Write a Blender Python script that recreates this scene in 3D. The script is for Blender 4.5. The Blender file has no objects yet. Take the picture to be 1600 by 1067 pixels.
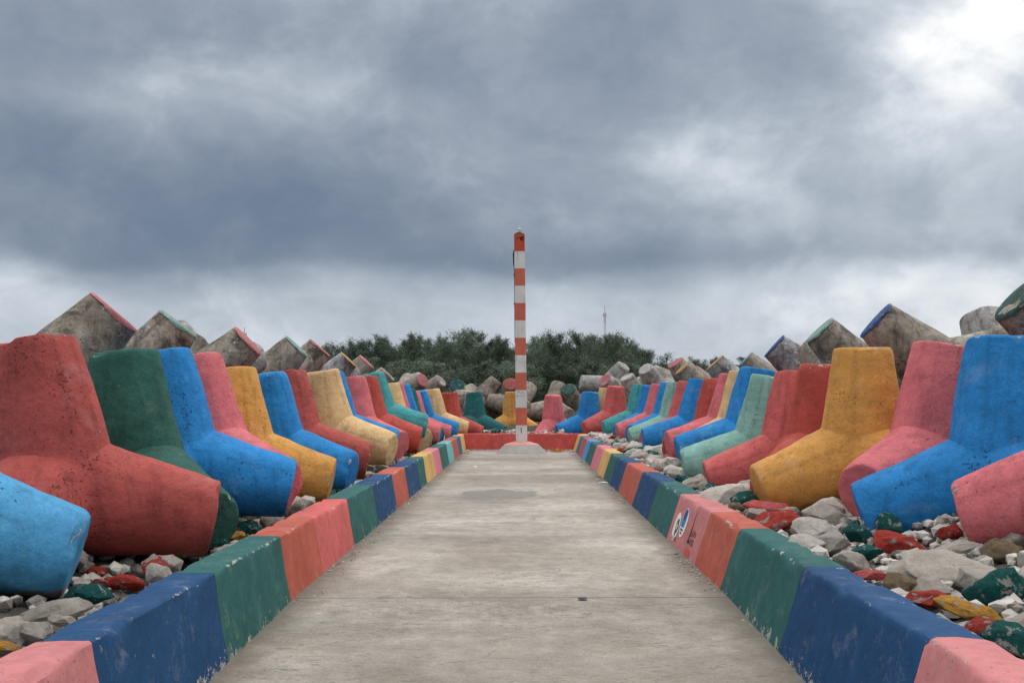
import bpy, bmesh, math, random
import numpy as np
from mathutils import Vector, Matrix, noise as mnoise

R = math.radians
scene = bpy.context.scene
COL = scene.collection

# ------------------------------------------------------------------ camera
PW, PH = 1600.0, 1067.0            # photograph size, for turning pixels into directions
FPX = 35.0 / 36.0 * PW
CAM_Z = 1.5
PITCH = math.atan(93.5 / FPX)
YAW = math.atan(16.0 / FPX)
cam_d = bpy.data.cameras.new("camera")
cam_d.lens = 35.0
cam_d.sensor_width = 36.0
cam_d.clip_end = 3000
cam = bpy.data.objects.new("camera", cam_d)
cam.location = (0, 0, CAM_Z)
cam.rotation_euler = (math.pi / 2 + PITCH, 0, YAW)
COL.objects.link(cam)
scene.camera = cam
CM = cam.rotation_euler.to_matrix()
CAM = Vector((0, 0, CAM_Z))

def ray(u, v):
    return (CM @ Vector(((u - PW / 2) / FPX, -(v - PH / 2) / FPX, -1.0)))

def P(u, v, d):                    # point on the ray of a pixel at distance d along the path
    r = ray(u, v)
    return CAM + r * (d / r.y)

def Pz(u, v, z):                   # where the ray of a pixel meets the level z
    r = ray(u, v)
    return CAM + r * ((z - CAM_Z) / r.z)

# ------------------------------------------------------------------ world (overcast sky)
SUN_EL, SUN_AZ = R(52), R(48)      # azimuth measured from +Y (down the path) to +X
world = bpy.data.worlds.new("World")
scene.world = world
world.use_nodes = True
wt = world.node_tree
wt.nodes.clear()

def wn(t, **kw):
    n = wt.nodes.new(t)
    for k, v in kw.items():
        setattr(n, k, v)
    return n

def wmath(op, a, b=None, clamp=False):
    n = wn('ShaderNodeMath', operation=op, use_clamp=clamp)
    for i, x in enumerate((a, b)):
        if x is None:
            continue
        if isinstance(x, (int, float)):
            n.inputs[i].default_value = x
        else:
            wt.links.new(x, n.inputs[i])
    return n.outputs[0]

def wramp(fac, stops, interp='B_SPLINE'):
    n = wn('ShaderNodeValToRGB')
    n.color_ramp.interpolation = interp
    e = n.color_ramp.elements
    while len(e) < len(stops):
        e.new(0.5)
    for i, (p, c) in enumerate(stops):
        e[i].position = p
        e[i].color = (c[0], c[1], c[2], 1) if not isinstance(c, (int, float)) else (c, c, c, 1)
    wt.links.new(fac, n.inputs[0])
    return n.outputs[0]

def wmix(fac, a, b, mode='MIX'):
    n = wn('ShaderNodeMix', data_type='RGBA', blend_type=mode)
    for i, x in ((0, fac), (6, a), (7, b)):
        if isinstance(x, (int, float)):
            n.inputs[i].default_value = x if i == 0 else (x, x, x, 1)
        elif isinstance(x, tuple):
            n.inputs[i].default_value = (*x, 1)
        else:
            wt.links.new(x, n.inputs[i])
    return n.outputs[2]

tc = wn('ShaderNodeTexCoord')
# cloud cover in azimuth / elevation: broad soft masses, warped and broken up by noise
nrm = wn('ShaderNodeVectorMath', operation='NORMALIZE')
wt.links.new(tc.outputs['Generated'], nrm.inputs[0])
nsep = wn('ShaderNodeSeparateXYZ')
wt.links.new(nrm.outputs[0], nsep.inputs[0])
az = wmath('ARCTAN2', nsep.outputs[0], nsep.outputs[1])
el = wmath('ARCSINE', nsep.outputs[2])

def wnoise(vec, scale, detail=6, rough=0.55, dist=0.0, off=(0, 0, 0), sc=(1, 1, 1)):
    m = wn('ShaderNodeMapping')
    m.inputs['Location'].default_value = off
    m.inputs['Scale'].default_value = sc
    wt.links.new(vec, m.inputs[0])
    n = wn('ShaderNodeTexNoise')
    n.inputs['Scale'].default_value = scale
    n.inputs['Detail'].default_value = detail
    n.inputs['Roughness'].default_value = rough
    n.inputs['Distortion'].default_value = dist
    wt.links.new(m.outputs[0], n.inputs['Vector'])
    return n.outputs[0]

GEN = nrm.outputs[0]
w1 = wnoise(GEN, 6.0, 4, 0.5, 0.0, off=(3.1, 1.7, 0.3), sc=(1, 1, 1.6))
w2 = wnoise(GEN, 6.0, 4, 0.5, 0.0, off=(9.1, 4.7, 2.3), sc=(1, 1, 1.6))
azw = wmath('ADD', az, wmath('MULTIPLY', wmath('SUBTRACT', w1, 0.5), 0.26))
elw = wmath('ADD', el, wmath('MULTIPLY', wmath('SUBTRACT', w2, 0.5), 0.15))
f1 = wnoise(GEN, 5.5, 9, 0.56, 0.35, off=(7.3, 2.2, 0.4), sc=(1, 1, 1.25))
f2 = wnoise(GEN, 15.0, 9, 0.60, 0.5, off=(1.3, 5.2, 0.9), sc=(1, 1, 1.5))
# level of light with elevation: pale strip at the horizon, heavy dark bases above it, brighter towards the zenith
hl = wmath('ADD', el, wmath('MULTIPLY', wmath('SUBTRACT', f2, 0.5), 0.045))
hl = wmath('ADD', hl, wmath('MULTIPLY', wmath('SUBTRACT', w1, 0.5), 0.075))
lev = wramp(wmath('MULTIPLY', hl, 0.6366), [(0.0, 0.50), (0.060, 0.50), (0.073, 0.42), (0.090, 0.240), (0.12, 0.234), (0.20, 0.255), (0.25, 0.30), (0.36, 0.60), (0.55, 0.72), (1.0, 0.76)], 'EASE')
# u, v: pixel of the middle in the photograph; half width and height in pixels; strength
MASSES = [(230, 335, 460, 95, -0.52), (600, 300, 220, 70, -0.20), (720, 60, 400, 85, -0.16), (900, 412, 280, 48, -0.32), (150, 40, 260, 60, -0.06), (430, 175, 150, 75, 0.42), (190, 135, 130, 40, 0.30),
          (775, 250, 170, 75, 0.34), (1095, 285, 130, 58, 0.44), (1330, 320, 280, 80, 0.30), (1420, 210, 300, 120, 0.20), (1600, 0, 170, 110, 0.85), (1580, 100, 200, 180, 0.18), (1160, 455, 170, 30, 0.14),
          (1450, 425, 280, 45, 0.06), (60, 425, 140, 34, 0.30), (1060, 60, 220, 90, 0.10)]
tot = wmath('MULTIPLY', wmath('SUBTRACT', f1, 0.5), 0.98)
tot = wmath('ADD', tot, wmath('MULTIPLY', wmath('SUBTRACT', f2, 0.5), 0.62))
# sunlit rims of the heaps
rim = wramp(f1, [(0.52, 0.0), (0.60, 0.20), (0.66, 0.05), (0.8, 0.0)])
tot = wmath('ADD', tot, rim)
for (u_, v_, hw_, hh_, amp_) in MASSES:
    a0 = math.atan((u_ - 816) / FPX)
    e0 = math.atan((627 - v_) / math.hypot(FPX, u_ - 816))
    da = wmath('MULTIPLY', wmath('SUBTRACT', azw, a0), FPX / hw_)
    de = wmath('MULTIPLY', wmath('SUBTRACT', elw, e0), FPX / hh_)
    rr_ = wmath('ADD', wmath('MULTIPLY', da, da), wmath('MULTIPLY', de, de))
    g_ = wmath('MULTIPLY', amp_, wmath('POWER', 2.71828, wmath('MULTIPLY', rr_, -0.8)))
    tot = wmath('ADD', tot, g_)
lum = wmath('MULTIPLY', lev, wmath('POWER', 2.71828, tot))
cloud = wramp(lum, [(0.0, (0.07, 0.10, 0.17)), (0.13, (0.145, 0.19, 0.265)), (0.30, (0.29, 0.335, 0.40)), (0.55, (0.53, 0.58, 0.64)), (0.82, (0.86, 0.87, 0.88)), (1.0, (1.0, 1.0, 1.0))], 'LINEAR')
zen = wramp(wmath('MULTIPLY', el, 0.6366), [(0.0, 1.0), (0.25, 1.0), (0.38, 1.75), (1.0, 1.9)], 'EASE')
cloud = wmix(1.0, cloud, zen, 'MULTIPLY')
sky = wn('ShaderNodeTexSky', sky_type='NISHITA')
sky.sun_disc = False
sky.sun_elevation = SUN_EL
sky.sun_rotation = SUN_AZ
bg1 = wn('ShaderNodeBackground')
wt.links.new(sky.outputs[0], bg1.inputs[0])
bg1.inputs[1].default_value = 0.08
bg2 = wn('ShaderNodeBackground')
wt.links.new(cloud, bg2.inputs[0])
bg2.inputs[1].default_value = 1.0
mx = wn('ShaderNodeMixShader')
mx.inputs[0].default_value = 0.95       # closed cloud cover
wt.links.new(bg1.outputs[0], mx.inputs[1])
wt.links.new(bg2.outputs[0], mx.inputs[2])
wo = wn('ShaderNodeOutputWorld')
wt.links.new(mx.outputs[0], wo.inputs[0])

# ------------------------------------------------------------------ sun behind cloud
sun_d = bpy.data.lights.new("sun", 'SUN')
sun_d.energy = 1.0
sun_d.angle = R(60)
sun_d.color = (1.0, 0.96, 0.90)
sun = bpy.data.objects.new("sun", sun_d)
sdir = Vector((math.sin(SUN_AZ) * math.cos(SUN_EL), math.cos(SUN_AZ) * math.cos(SUN_EL), math.sin(SUN_EL)))
sun.rotation_euler = sdir.to_track_quat('Z', 'Y').to_euler()
COL.objects.link(sun)

scene.view_settings.view_transform = 'Standard'
scene.view_settings.look = 'None'
scene.view_settings.exposure = 0.18
scene.view_settings.gamma = 1.0
scene.view_settings.use_curve_mapping = False

# ------------------------------------------------------------------ helpers
rng = random.Random(11)

def srgb(r, g, b):
    f = lambda c: ((c / 255.0) / 12.92) if c / 255.0 <= 0.04045 else (((c / 255.0) + 0.055) / 1.055) ** 2.4
    return (f(r), f(g), f(b))

def link(o, parent=None):
    COL.objects.link(o)
    if parent is not None:
        o.parent = parent
    return o

def tag(o, label=None, cat=None, group=None, kind=None):
    if label: o['label'] = label
    if cat: o['category'] = cat
    if group: o['group'] = group
    if kind: o['kind'] = kind
    return o

def empty(name, loc=(0, 0, 0)):
    o = bpy.data.objects.new(name, None)
    o.location = loc
    o.empty_display_size = 0.2
    COL.objects.link(o)
    return o

def mesh_obj(name, verts, faces, mat=None, parent=None, loc=None, smooth=False):
    me = bpy.data.meshes.new(name)
    me.from_pydata([tuple(v) for v in verts], [], faces)
    me.update()
    if smooth:
        me.polygons.foreach_set('use_smooth', [True] * len(me.polygons))
    o = bpy.data.objects.new(name, me)
    if mat is not None:
        me.materials.append(mat)
    if loc is not None:
        o.location = loc
    return link(o, parent)

def bm_obj(name, bm, mat=None, parent=None, loc=None, smooth=False, sharp=None):
    me = bpy.data.meshes.new(name)
    bm.to_mesh(me)
    bm.free()
    if smooth:
        me.polygons.foreach_set('use_smooth', [True] * len(me.polygons))
        if sharp: me.set_sharp_from_angle(angle=R(sharp))
    if mat is not None:
        me.materials.append(mat)
    o = bpy.data.objects.new(name, me)
    if loc is not None:
        o.location = loc
    return link(o, parent)

# ---- node helper for materials
class NT:
    def __init__(self, name):
        self.m = bpy.data.materials.new(name)
        self.m.use_nodes = True
        self.t = self.m.node_tree
        self.b = self.t.nodes['Principled BSDF']
        self.tc = None
    def n(self, t, **kw):
        x = self.t.nodes.new(t)
        for k, v in kw.items():
            setattr(x, k, v)
        return x
    def l(self, a, b):
        self.t.links.new(a, b)
    def put(self, sock, x):
        if isinstance(x, (int, float)):
            try: sock.default_value = x
            except (TypeError, ValueError): sock.default_value = (x, x, x, 1)
        elif isinstance(x, (tuple, list)):
            sock.default_value = tuple(x) if len(x) == len(sock.default_value) else (*x, 1)
        else:
            self.l(x, sock)
    def math(self, op, a, b=None, clamp=False):
        x = self.n('ShaderNodeMath', operation=op, use_clamp=clamp)
        self.put(x.inputs[0], a)
        if b is not None: self.put(x.inputs[1], b)
        return x.outputs[0]
    def mix(self, f, a, b, mode='MIX'):
        x = self.n('ShaderNodeMix', data_type='RGBA', blend_type=mode)
        self.put(x.inputs[0], f); self.put(x.inputs[6], a); self.put(x.inputs[7], b)
        return x.outputs[2]
    def ramp(self, f, stops, interp='LINEAR'):
        x = self.n('ShaderNodeValToRGB')
        x.color_ramp.interpolation = interp
        e = x.color_ramp.elements
        while len(e) < len(stops): e.new(0.5)
        for i, (p, c) in enumerate(stops):
            e[i].position = p
            e[i].color = (c, c, c, 1) if isinstance(c, (int, float)) else (*c, 1)
        self.l(f, x.inputs[0])
        return x.outputs[0]
    def noise(self, vec, scale, detail=4, rough=0.55, dist=0.0):
        x = self.n('ShaderNodeTexNoise')
        x.inputs['Scale'].default_value = scale
        x.inputs['Detail'].default_value = detail
        x.inputs['Roughness'].default_value = rough
        x.inputs['Distortion'].default_value = dist
        self.l(vec, x.inputs['Vector'])
        return x.outputs[0]
    def voro(self, vec, scale, feature='F1'):
        x = self.n('ShaderNodeTexVoronoi', feature=feature)
        x.inputs['Scale'].default_value = scale
        self.l(vec, x.inputs['Vector'])
        return x.outputs['Distance']
    def scalev(self, vec, s):
        x = self.n('ShaderNodeMapping')
        x.inputs['Scale'].default_value = s
        self.l(vec, x.inputs[0])
        return x.outputs[0]
    def objvec(self):              # object coordinates shifted by a random amount for each object
        t = self.n('ShaderNodeTexCoord')
        oi = self.n('ShaderNodeObjectInfo')
        v = self.n('ShaderNodeVectorMath', operation='ADD')
        m = self.math('MULTIPLY', oi.outputs['Random'], 37.0)
        self.l(t.outputs['Object'], v.inputs[0])
        self.l(m, v.inputs[1])
        self.rnd = oi.outputs['Random']
        return v.outputs[0]
    def pos(self):
        return self.n('ShaderNodeNewGeometry').outputs['Position']
    def bump(self, h, strength=0.4, dist=0.02, normal=None):
        x = self.n('ShaderNodeBump')
        x.inputs['Strength'].default_value = strength
        x.inputs['Distance'].default_value = dist
        self.l(h, x.inputs['Height'])
        if normal is not None: self.l(normal, x.inputs['Normal'])
        return x.outputs[0]
    def finish(self, col, rough=0.7, normal=None, spec=0.3):
        self.put(self.b.inputs['Base Color'], col)
        self.put(self.b.inputs['Roughness'], rough)
        self.b.inputs['Specular IOR Level'].default_value = spec
        if normal is not None: self.l(normal, self.b.inputs['Normal'])
        return self.m

def plain(name, col, rough=0.7, var=0.15, scale=6, spec=0.3):
    k = NT(name)
    v = k.objvec()
    f = k.noise(v, scale, 5, 0.6)
    c = k.mix(1.0, col, k.ramp(f, [(0.3, 1 - var), (0.7, 1 + var)]), 'MULTIPLY')
    return k.finish(c, rough, k.bump(k.noise(v, scale * 5, 3), 0.15, 0.01), spec)

CONC_A, CONC_B = (0.30, 0.27, 0.235), (0.17, 0.15, 0.13)

def paint_tetra(name, col, dark=0.5, chip=(0.50, 0.46, 0.40), wear=0.0):
    k = NT(name)
    v = k.objvec()
    big = k.noise(v, 1.6, 5, 0.55, 0.4)
    med = k.noise(v, 6.0, 6, 0.62, 0.3)
    c = k.mix(1.0, col, k.ramp(big, [(0.25, 0.78), (0.5, 1.0), (0.75, 1.14)]), 'MULTIPLY')
    c = k.mix(1.0, c, k.ramp(med, [(0.3, 0.86), (0.5, 1.0), (0.72, 1.10)]), 'MULTIPLY')
    # faded, chalky areas
    pale = k.mix(0.35, col, (0.75, 0.72, 0.70))
    c = k.mix(k.ramp(k.noise(v, 2.7, 6, 0.7, 0.6), [(0.56, 0.0), (0.78, 0.42 + wear)]), c, pale)
    # long soft run marks down the legs
    t = k.n('ShaderNodeTexCoord')
    streak = k.noise(k.scalev(v, (9, 9, 0.9)), 1.0, 5, 0.6)
    c = k.mix(k.ramp(streak, [(0.52, 0.0), (0.70, 0.45)]), c, tuple(x * 0.42 for x in col))
    blotch = k.noise(v, 4.2, 9, 0.74, 0.8)
    c = k.mix(k.ramp(blotch, [(0.55, 0.0), (0.64, 0.40)]), c, tuple(x * 0.5 for x in col))
    c = k.mix(1.0, c, k.ramp(k.noise(v, 60, 4, 0.7), [(0.3, 0.84), (0.7, 1.12)]), 'MULTIPLY')
    lap = k.noise(k.scalev(v, (2.5, 2.5, 11.0)), 1.0, 5, 0.6, 0.6)
    c = k.mix(1.0, c, k.ramp(lap, [(0.3, 0.88), (0.7, 1.10)]), 'MULTIPLY')
    # air holes
    pn = k.noise(v, 46.0, 3, 0.6)
    pm = k.noise(v, 2.3, 3, 0.5)
    seam = k.n('ShaderNodeAttribute', attribute_name='seam').outputs['Fac']
    pitv = k.math('ADD', pn, k.math('MULTIPLY', k.math('SUBTRACT', pm, 0.5), 0.42))
    pitv = k.math('ADD', pitv, k.math('MULTIPLY', seam, 0.06))
    pit = k.ramp(pitv, [(0.68, 0.0), (0.72, 1.0)])
    c = k.mix(k.math('MULTIPLY', pit, 0.80), c, tuple(x * 0.22 + 0.004 for x in col))
    c = k.mix(k.math('MULTIPLY', seam, 0.30), c, tuple(x * 0.45 for x in col))
    rimn = k.n('ShaderNodeAttribute', attribute_name='rim').outputs['Fac']
    cn = k.noise(v, 9.0, 8, 0.72, 0.5)
    cn = k.math('ADD', cn, k.math('MULTIPLY', rimn, 0.10))
    chipm = k.ramp(cn, [(0.675 - wear * 0.25, 0.0), (0.695 - wear * 0.25, 1.0)])
    c = k.mix(k.math('MULTIPLY', chipm, 0.75), c, chip)
    # bare concrete near the ground, where the painters did not reach
    ps = k.n('ShaderNodeSeparateXYZ')
    k.l(k.pos(), ps.inputs[0])
    zz = k.math('ADD', ps.outputs[2], k.math('MULTIPLY', k.math('SUBTRACT', k.noise(v, 5, 6, 0.65), 0.5), 0.16))
    bare = k.ramp(zz, [(0.335, 1.0), (0.355, 0.0)])
    conc = k.mix(med, CONC_A, CONC_B)
    c = k.mix(bare, c, conc)
    h = k.math('ADD', k.math('MULTIPLY', k.noise(v, 14, 8, 0.65), 0.6), k.math('MULTIPLY', pit, -0.8))
    h = k.math('ADD', h, k.math('MULTIPLY', chipm, -0.25))
    h = k.math('ADD', h, k.math('MULTIPLY', k.noise(v, 3.2, 4, 0.6), 0.8))
    return k.finish(c, k.ramp(med, [(0.3, 0.86), (0.7, 0.70)]), k.bump(h, 0.75, 0.03), 0.2)

def concrete_tetra(name, a, b, dark, speck):
    k = NT(name)
    v = k.objvec()
    big = k.noise(v, 1.7, 6, 0.6, 0.6)
    med = k.noise(v, 7.0, 8, 0.7, 0.4)
    c = k.mix(k.ramp(big, [(0.35, 0.0), (0.65, 1.0)]), a, b)
    c = k.mix(1.0, c, k.ramp(med, [(0.3, 0.72), (0.7, 1.25)]), 'MULTIPLY')
    gr = k.math('ADD', k.math('MULTIPLY', k.noise(v, 2.4, 9, 0.72, 0.9), 0.7), k.math('MULTIPLY', med, 0.3))
    c = k.mix(k.ramp(gr, [(0.47, 0.0), (0.58, 0.85)]), c, dark)
    spm = k.noise(v, 3.5, 4, 0.6)
    sp = k.ramp(k.math('ADD', k.noise(v, 19, 6, 0.72), k.math('MULTIPLY', k.math('SUBTRACT', spm, 0.5), 0.6)), [(0.66, 0.0), (0.70, 0.85)])
    c = k.mix(sp, c, speck)
    rain = k.noise(k.scalev(k.pos(), (10, 10, 0.8)), 1.0, 6, 0.65)
    c = k.mix(k.ramp(rain, [(0.53, 0.0), (0.68, 0.6)]), c, dark)
    seam = k.n('ShaderNodeAttribute', attribute_name='seam').outputs['Fac']
    c = k.mix(k.math('MULTIPLY', seam, k.ramp(k.noise(v, 8, 5), [(0.4, 0.0), (0.6, 0.6)])), c, (0.05, 0.045, 0.04))
    pit = k.ramp(k.noise(v, 30, 3, 0.6), [(0.62, 0.0), (0.70, 1.0)])
    c = k.mix(k.math('MULTIPLY', pit, 0.5), c, (0.05, 0.045, 0.04))
    h = k.math('ADD', k.math('MULTIPLY', k.noise(v, 13, 9, 0.7), 0.9), k.math('MULTIPLY', pit, -0.6))
    return k.finish(c, 0.88, k.bump(h, 0.7, 0.025), 0.2)

def paint_kerb(name, col, chip=(0.42, 0.39, 0.345)):
    k = NT(name)
    v = k.pos()
    big = k.noise(v, 1.3, 5, 0.6, 0.3)
    c = k.mix(1.0, col, k.ramp(big, [(0.25, 0.80), (0.75, 1.16)]), 'MULTIPLY')
    med = k.noise(v, 8.0, 7, 0.65)
    c = k.mix(1.0, c, k.ramp(med, [(0.3, 0.86), (0.7, 1.12)]), 'MULTIPLY')
    run = k.noise(k.scalev(v, (7, 7, 0.8)), 1.0, 5, 0.65)
    c = k.mix(k.ramp(run, [(0.54, 0.0), (0.74, 0.38)]), c, tuple(x * 0.5 for x in col))
    dust = k.ramp(k.noise(v, 4.5, 10, 0.8, 0.4), [(0.55, 0.0), (0.80, 0.38)])
    c = k.mix(dust, c, (0.52, 0.48, 0.43))
    ed = k.n('ShaderNodeAttribute', attribute_name='edge').outputs['Fac']
    lo = k.n('ShaderNodeAttribute', attribute_name='low').outputs['Fac']
    cn = k.noise(v, 13.0, 8, 0.74, 0.4)
    cn = k.math('ADD', cn, k.math('ADD', k.math('MULTIPLY', k.math('MULTIPLY', k.math('POWER', ed, 3.0), k.ramp(k.noise(v, 2.3, 5, 0.7), [(0.42, 0.0), (0.66, 1.0)])), 0.20), k.math('MULTIPLY', k.math('POWER', lo, 1.5), 0.27)))
    chipm = k.ramp(cn, [(0.665, 0.0), (0.69, 1.0)])
    c = k.mix(k.math('MULTIPLY', chipm, 0.85), c, chip)
    pit = k.ramp(k.noise(v, 55, 2, 0.5), [(0.70, 0.0), (0.74, 1.0)])
    c = k.mix(k.math('MULTIPLY', pit, 0.8), c, tuple(x * 0.2 for x in col))
    h = k.math('ADD', k.math('MULTIPLY', k.noise(v, 24, 8, 0.7), 0.6), k.math('MULTIPLY', pit, -0.8))
    h = k.math('ADD', h, k.math('MULTIPLY', chipm, -0.4))
    return k.finish(c, k.ramp(med, [(0.3, 0.82), (0.7, 0.68)]), k.bump(h, 0.6, 0.014), 0.22)

def rock_mat(name, a, b, paint=None):
    k = NT(name)
    v = k.objvec()
    big = k.noise(v, 3.0, 5, 0.6, 0.4)
    c = k.mix(k.ramp(big, [(0.35, 0.0), (0.65, 1.0)]), a, b)
    c = k.mix(1.0, c, k.ramp(k.rnd, [(0.0, 0.76), (0.5, 1.0), (1.0, 1.14)]), 'MULTIPLY')
    sp = k.noise(v, 45, 4, 0.7)
    c = k.mix(1.0, c, k.ramp(sp, [(0.3, 0.70), (0.7, 1.28)]), 'MULTIPLY')
    rust = k.ramp(k.noise(v, 4.5, 6, 0.65, 0.7), [(0.58, 0.0), (0.72, 0.45)])
    c = k.mix(rust, c, (0.30, 0.20, 0.11))
    if paint:
        pc = k.mix(1.0, paint, k.ramp(k.noise(v, 5, 6), [(0.3, 0.72), (0.7, 1.2)]), 'MULTIPLY')
        pm = k.ramp(k.noise(v, 2.2, 6, 0.62, 0.3), [(0.56, 1.0), (0.60, 0.0)])
        c = k.mix(pm, c, pc)
    h = k.math('ADD', k.noise(v, 5, 10, 0.75), k.math('MULTIPLY', sp, 0.35))
    return k.finish(c, 0.9, k.bump(h, 0.9, 0.06), 0.2)

# ------------------------------------------------------------------ palette (paint colours)
PC = {
    'blue': srgb(14, 126, 192), 'sky blue': srgb(70, 152, 198), 'deep blue': srgb(26, 84, 150),
    'red': srgb(180, 72, 60), 'brick red': srgb(172, 74, 66), 'rose red': srgb(198, 90, 86),
    'pink': srgb(208, 104, 108), 'ochre': srgb(208, 148, 66), 'beige': srgb(214, 176, 122),
    'dark green': srgb(42, 92, 80), 'dark teal': srgb(26, 98, 98), 'teal': srgb(62, 150, 152),
    'pale green': srgb(128, 172, 158),
}
TM = {}
for kx, cx in PC.items():
    cx = tuple(x * 0.93 + sum(cx) / 3 * 0.07 for x in cx)
    TM[kx] = paint_tetra('paint_' + kx.replace(' ', '_'), cx)
for kx in ('pink', 'pale green', 'ochre', 'deep blue', 'red', 'dark teal', 'dark green'):
    cx = PC[kx]; gy = sum(cx) / 3
    TM['faded ' + kx] = paint_tetra('faded_' + kx.replace(' ', '_'), tuple((x * 0.75 + gy * 0.25) * 0.8 for x in cx), wear=0.42, chip=(0.26, 0.23, 0.19))
TM['grey'] = concrete_tetra('concrete_weathered', (0.43, 0.37, 0.305), (0.23, 0.187, 0.145), (0.050, 0.040, 0.031), (0.62, 0.58, 0.52))
TM['tan'] = concrete_tetra('concrete_tan', (0.40, 0.345, 0.285), (0.29, 0.25, 0.205), (0.12, 0.10, 0.085), (0.55, 0.5, 0.45))
TM['pale grey'] = concrete_tetra('concrete_pale', (0.44, 0.42, 0.39), (0.34, 0.32, 0.30), (0.14, 0.125, 0.11), (0.62, 0.6, 0.56))
TM['speckled grey'] = concrete_tetra('concrete_speckled', (0.44, 0.42, 0.42), (0.30, 0.285, 0.285), (0.07, 0.062, 0.06), (0.66, 0.63, 0.62))

KC = {
    'pink': srgb(190, 118, 117), 'navy': srgb(21, 66, 106), 'green': srgb(40, 92, 88), 'orange': srgb(176, 88, 70),
    'rose': srgb(200, 98, 94), 'ochre': srgb(205, 165, 98), 'light blue': srgb(70, 140, 190), 'mauve': srgb(206, 118, 132),
    'light teal': srgb(112, 176, 178), 'brick': srgb(178, 84, 74), 'slate blue': srgb(56, 100, 124), 'wall red': srgb(204, 88, 82),
}
KM = {kx: paint_kerb('kerb_' + kx.replace(' ', '_'), cx) for kx, cx in KC.items()}

# ------------------------------------------------------------------ ground, mound, path
def terrain_mat():
    k = NT('sandy_ground')
    v = k.pos()
    f = k.noise(v, 0.08, 8, 0.65)
    c = k.mix(f, (0.13, 0.12, 0.085), (0.06, 0.075, 0.038))
    return k.finish(c, 0.95, k.bump(k.noise(v, 2, 6), 0.4, 0.1), 0.1)

g = mesh_obj('ground', [(-1500, -400, -1.2), (1500, -400, -1.2), (1500, 2500, -1.2), (-1500, 2500, -1.2)], [(0, 1, 2, 3)], terrain_mat())
tag(g, 'flat sandy ground reaching to the horizon behind the trees', 'ground', kind='structure')

Y0, Y1 = -4.0, 31.15               # kerb runs
XLB, XLT, XRB, XRT = -1.745, -1.830, 1.580, 1.742
KH, KW = 0.486, 0.25

def bed_z(x, y):
    ax = abs(x)
    base = 0.34 if x > 0 else 0.16
    if y > 31.3 and ax < 4:
        e = y - 31.3
        base = 0.2 + min(0.5, e * 0.16)
    if ax > 2.6:
        base += min(0.55, (ax - 2.6) * 0.3)
    if ax > 6.2:
        base -= (ax - 6.2) * 0.8
    if y > 38:
        base -= (y - 38) * 0.6
    n = mnoise.fractal(Vector((x * 1.7, y * 1.7, 3.3)), 0.9, 2.0, 5)
    n2 = mnoise.noise(Vector((x * 5.1, y * 5.1, 1.3)))
    return base + n * 0.06 + n2 * 0.035

def bed(name, xs, ys):
    V, F = [], []
    for y in ys:
        for x in xs:
            V.append((x, y, max(bed_z(x, y), -1.3)))
    nx = len(xs)
    for j in range(len(ys) - 1):
        for i in range(nx - 1):
            a = j * nx + i
            F.append((a, a + 1, a + 1 + nx, a + nx))
    return mesh_obj(name, V, F, BEDM, smooth=False)

def bed_mat():
    k = NT('rubble_bed')
    v = k.pos()
    f = k.noise(v, 5, 7, 0.7)
    c = k.mix(f, (0.22, 0.20, 0.175), (0.07, 0.062, 0.055))
    c = k.mix(k.ramp(k.voro(v, 9), [(0.1, 0.0), (0.5, 0.6)]), c, (0.05, 0.045, 0.04))
    return k.finish(c, 0.95, k.bump(k.math('ADD', f, k.voro(v, 12)), 0.9, 0.06), 0.1)
BEDM = bed_mat()
frange = lambda a, b, n: [a + (b - a) * i / (n - 1) for i in range(n)]
b1 = bed('rubble_bed', frange(-9.5, XLT - 0.1, 60), frange(-4, 42, 260))
tag(b1, 'dark rubble bed under the tetrapods behind the plain kerb', 'rubble bed', kind='structure')
b2 = bed('rubble_bed', frange(XRT + 0.1, 9.5, 60), frange(-4, 42, 260))
tag(b2, 'dark rubble bed under the tetrapods behind the kerb with logos', 'rubble bed', kind='structure')
b3 = bed('rubble_bed', frange(XLT - 0.1, XRT + 0.1, 30), frange(Y1 + 0.2, 42, 70))
tag(b3, 'dark rubble bed under the tetrapods behind the red end wall', 'rubble bed', kind='structure')

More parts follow.
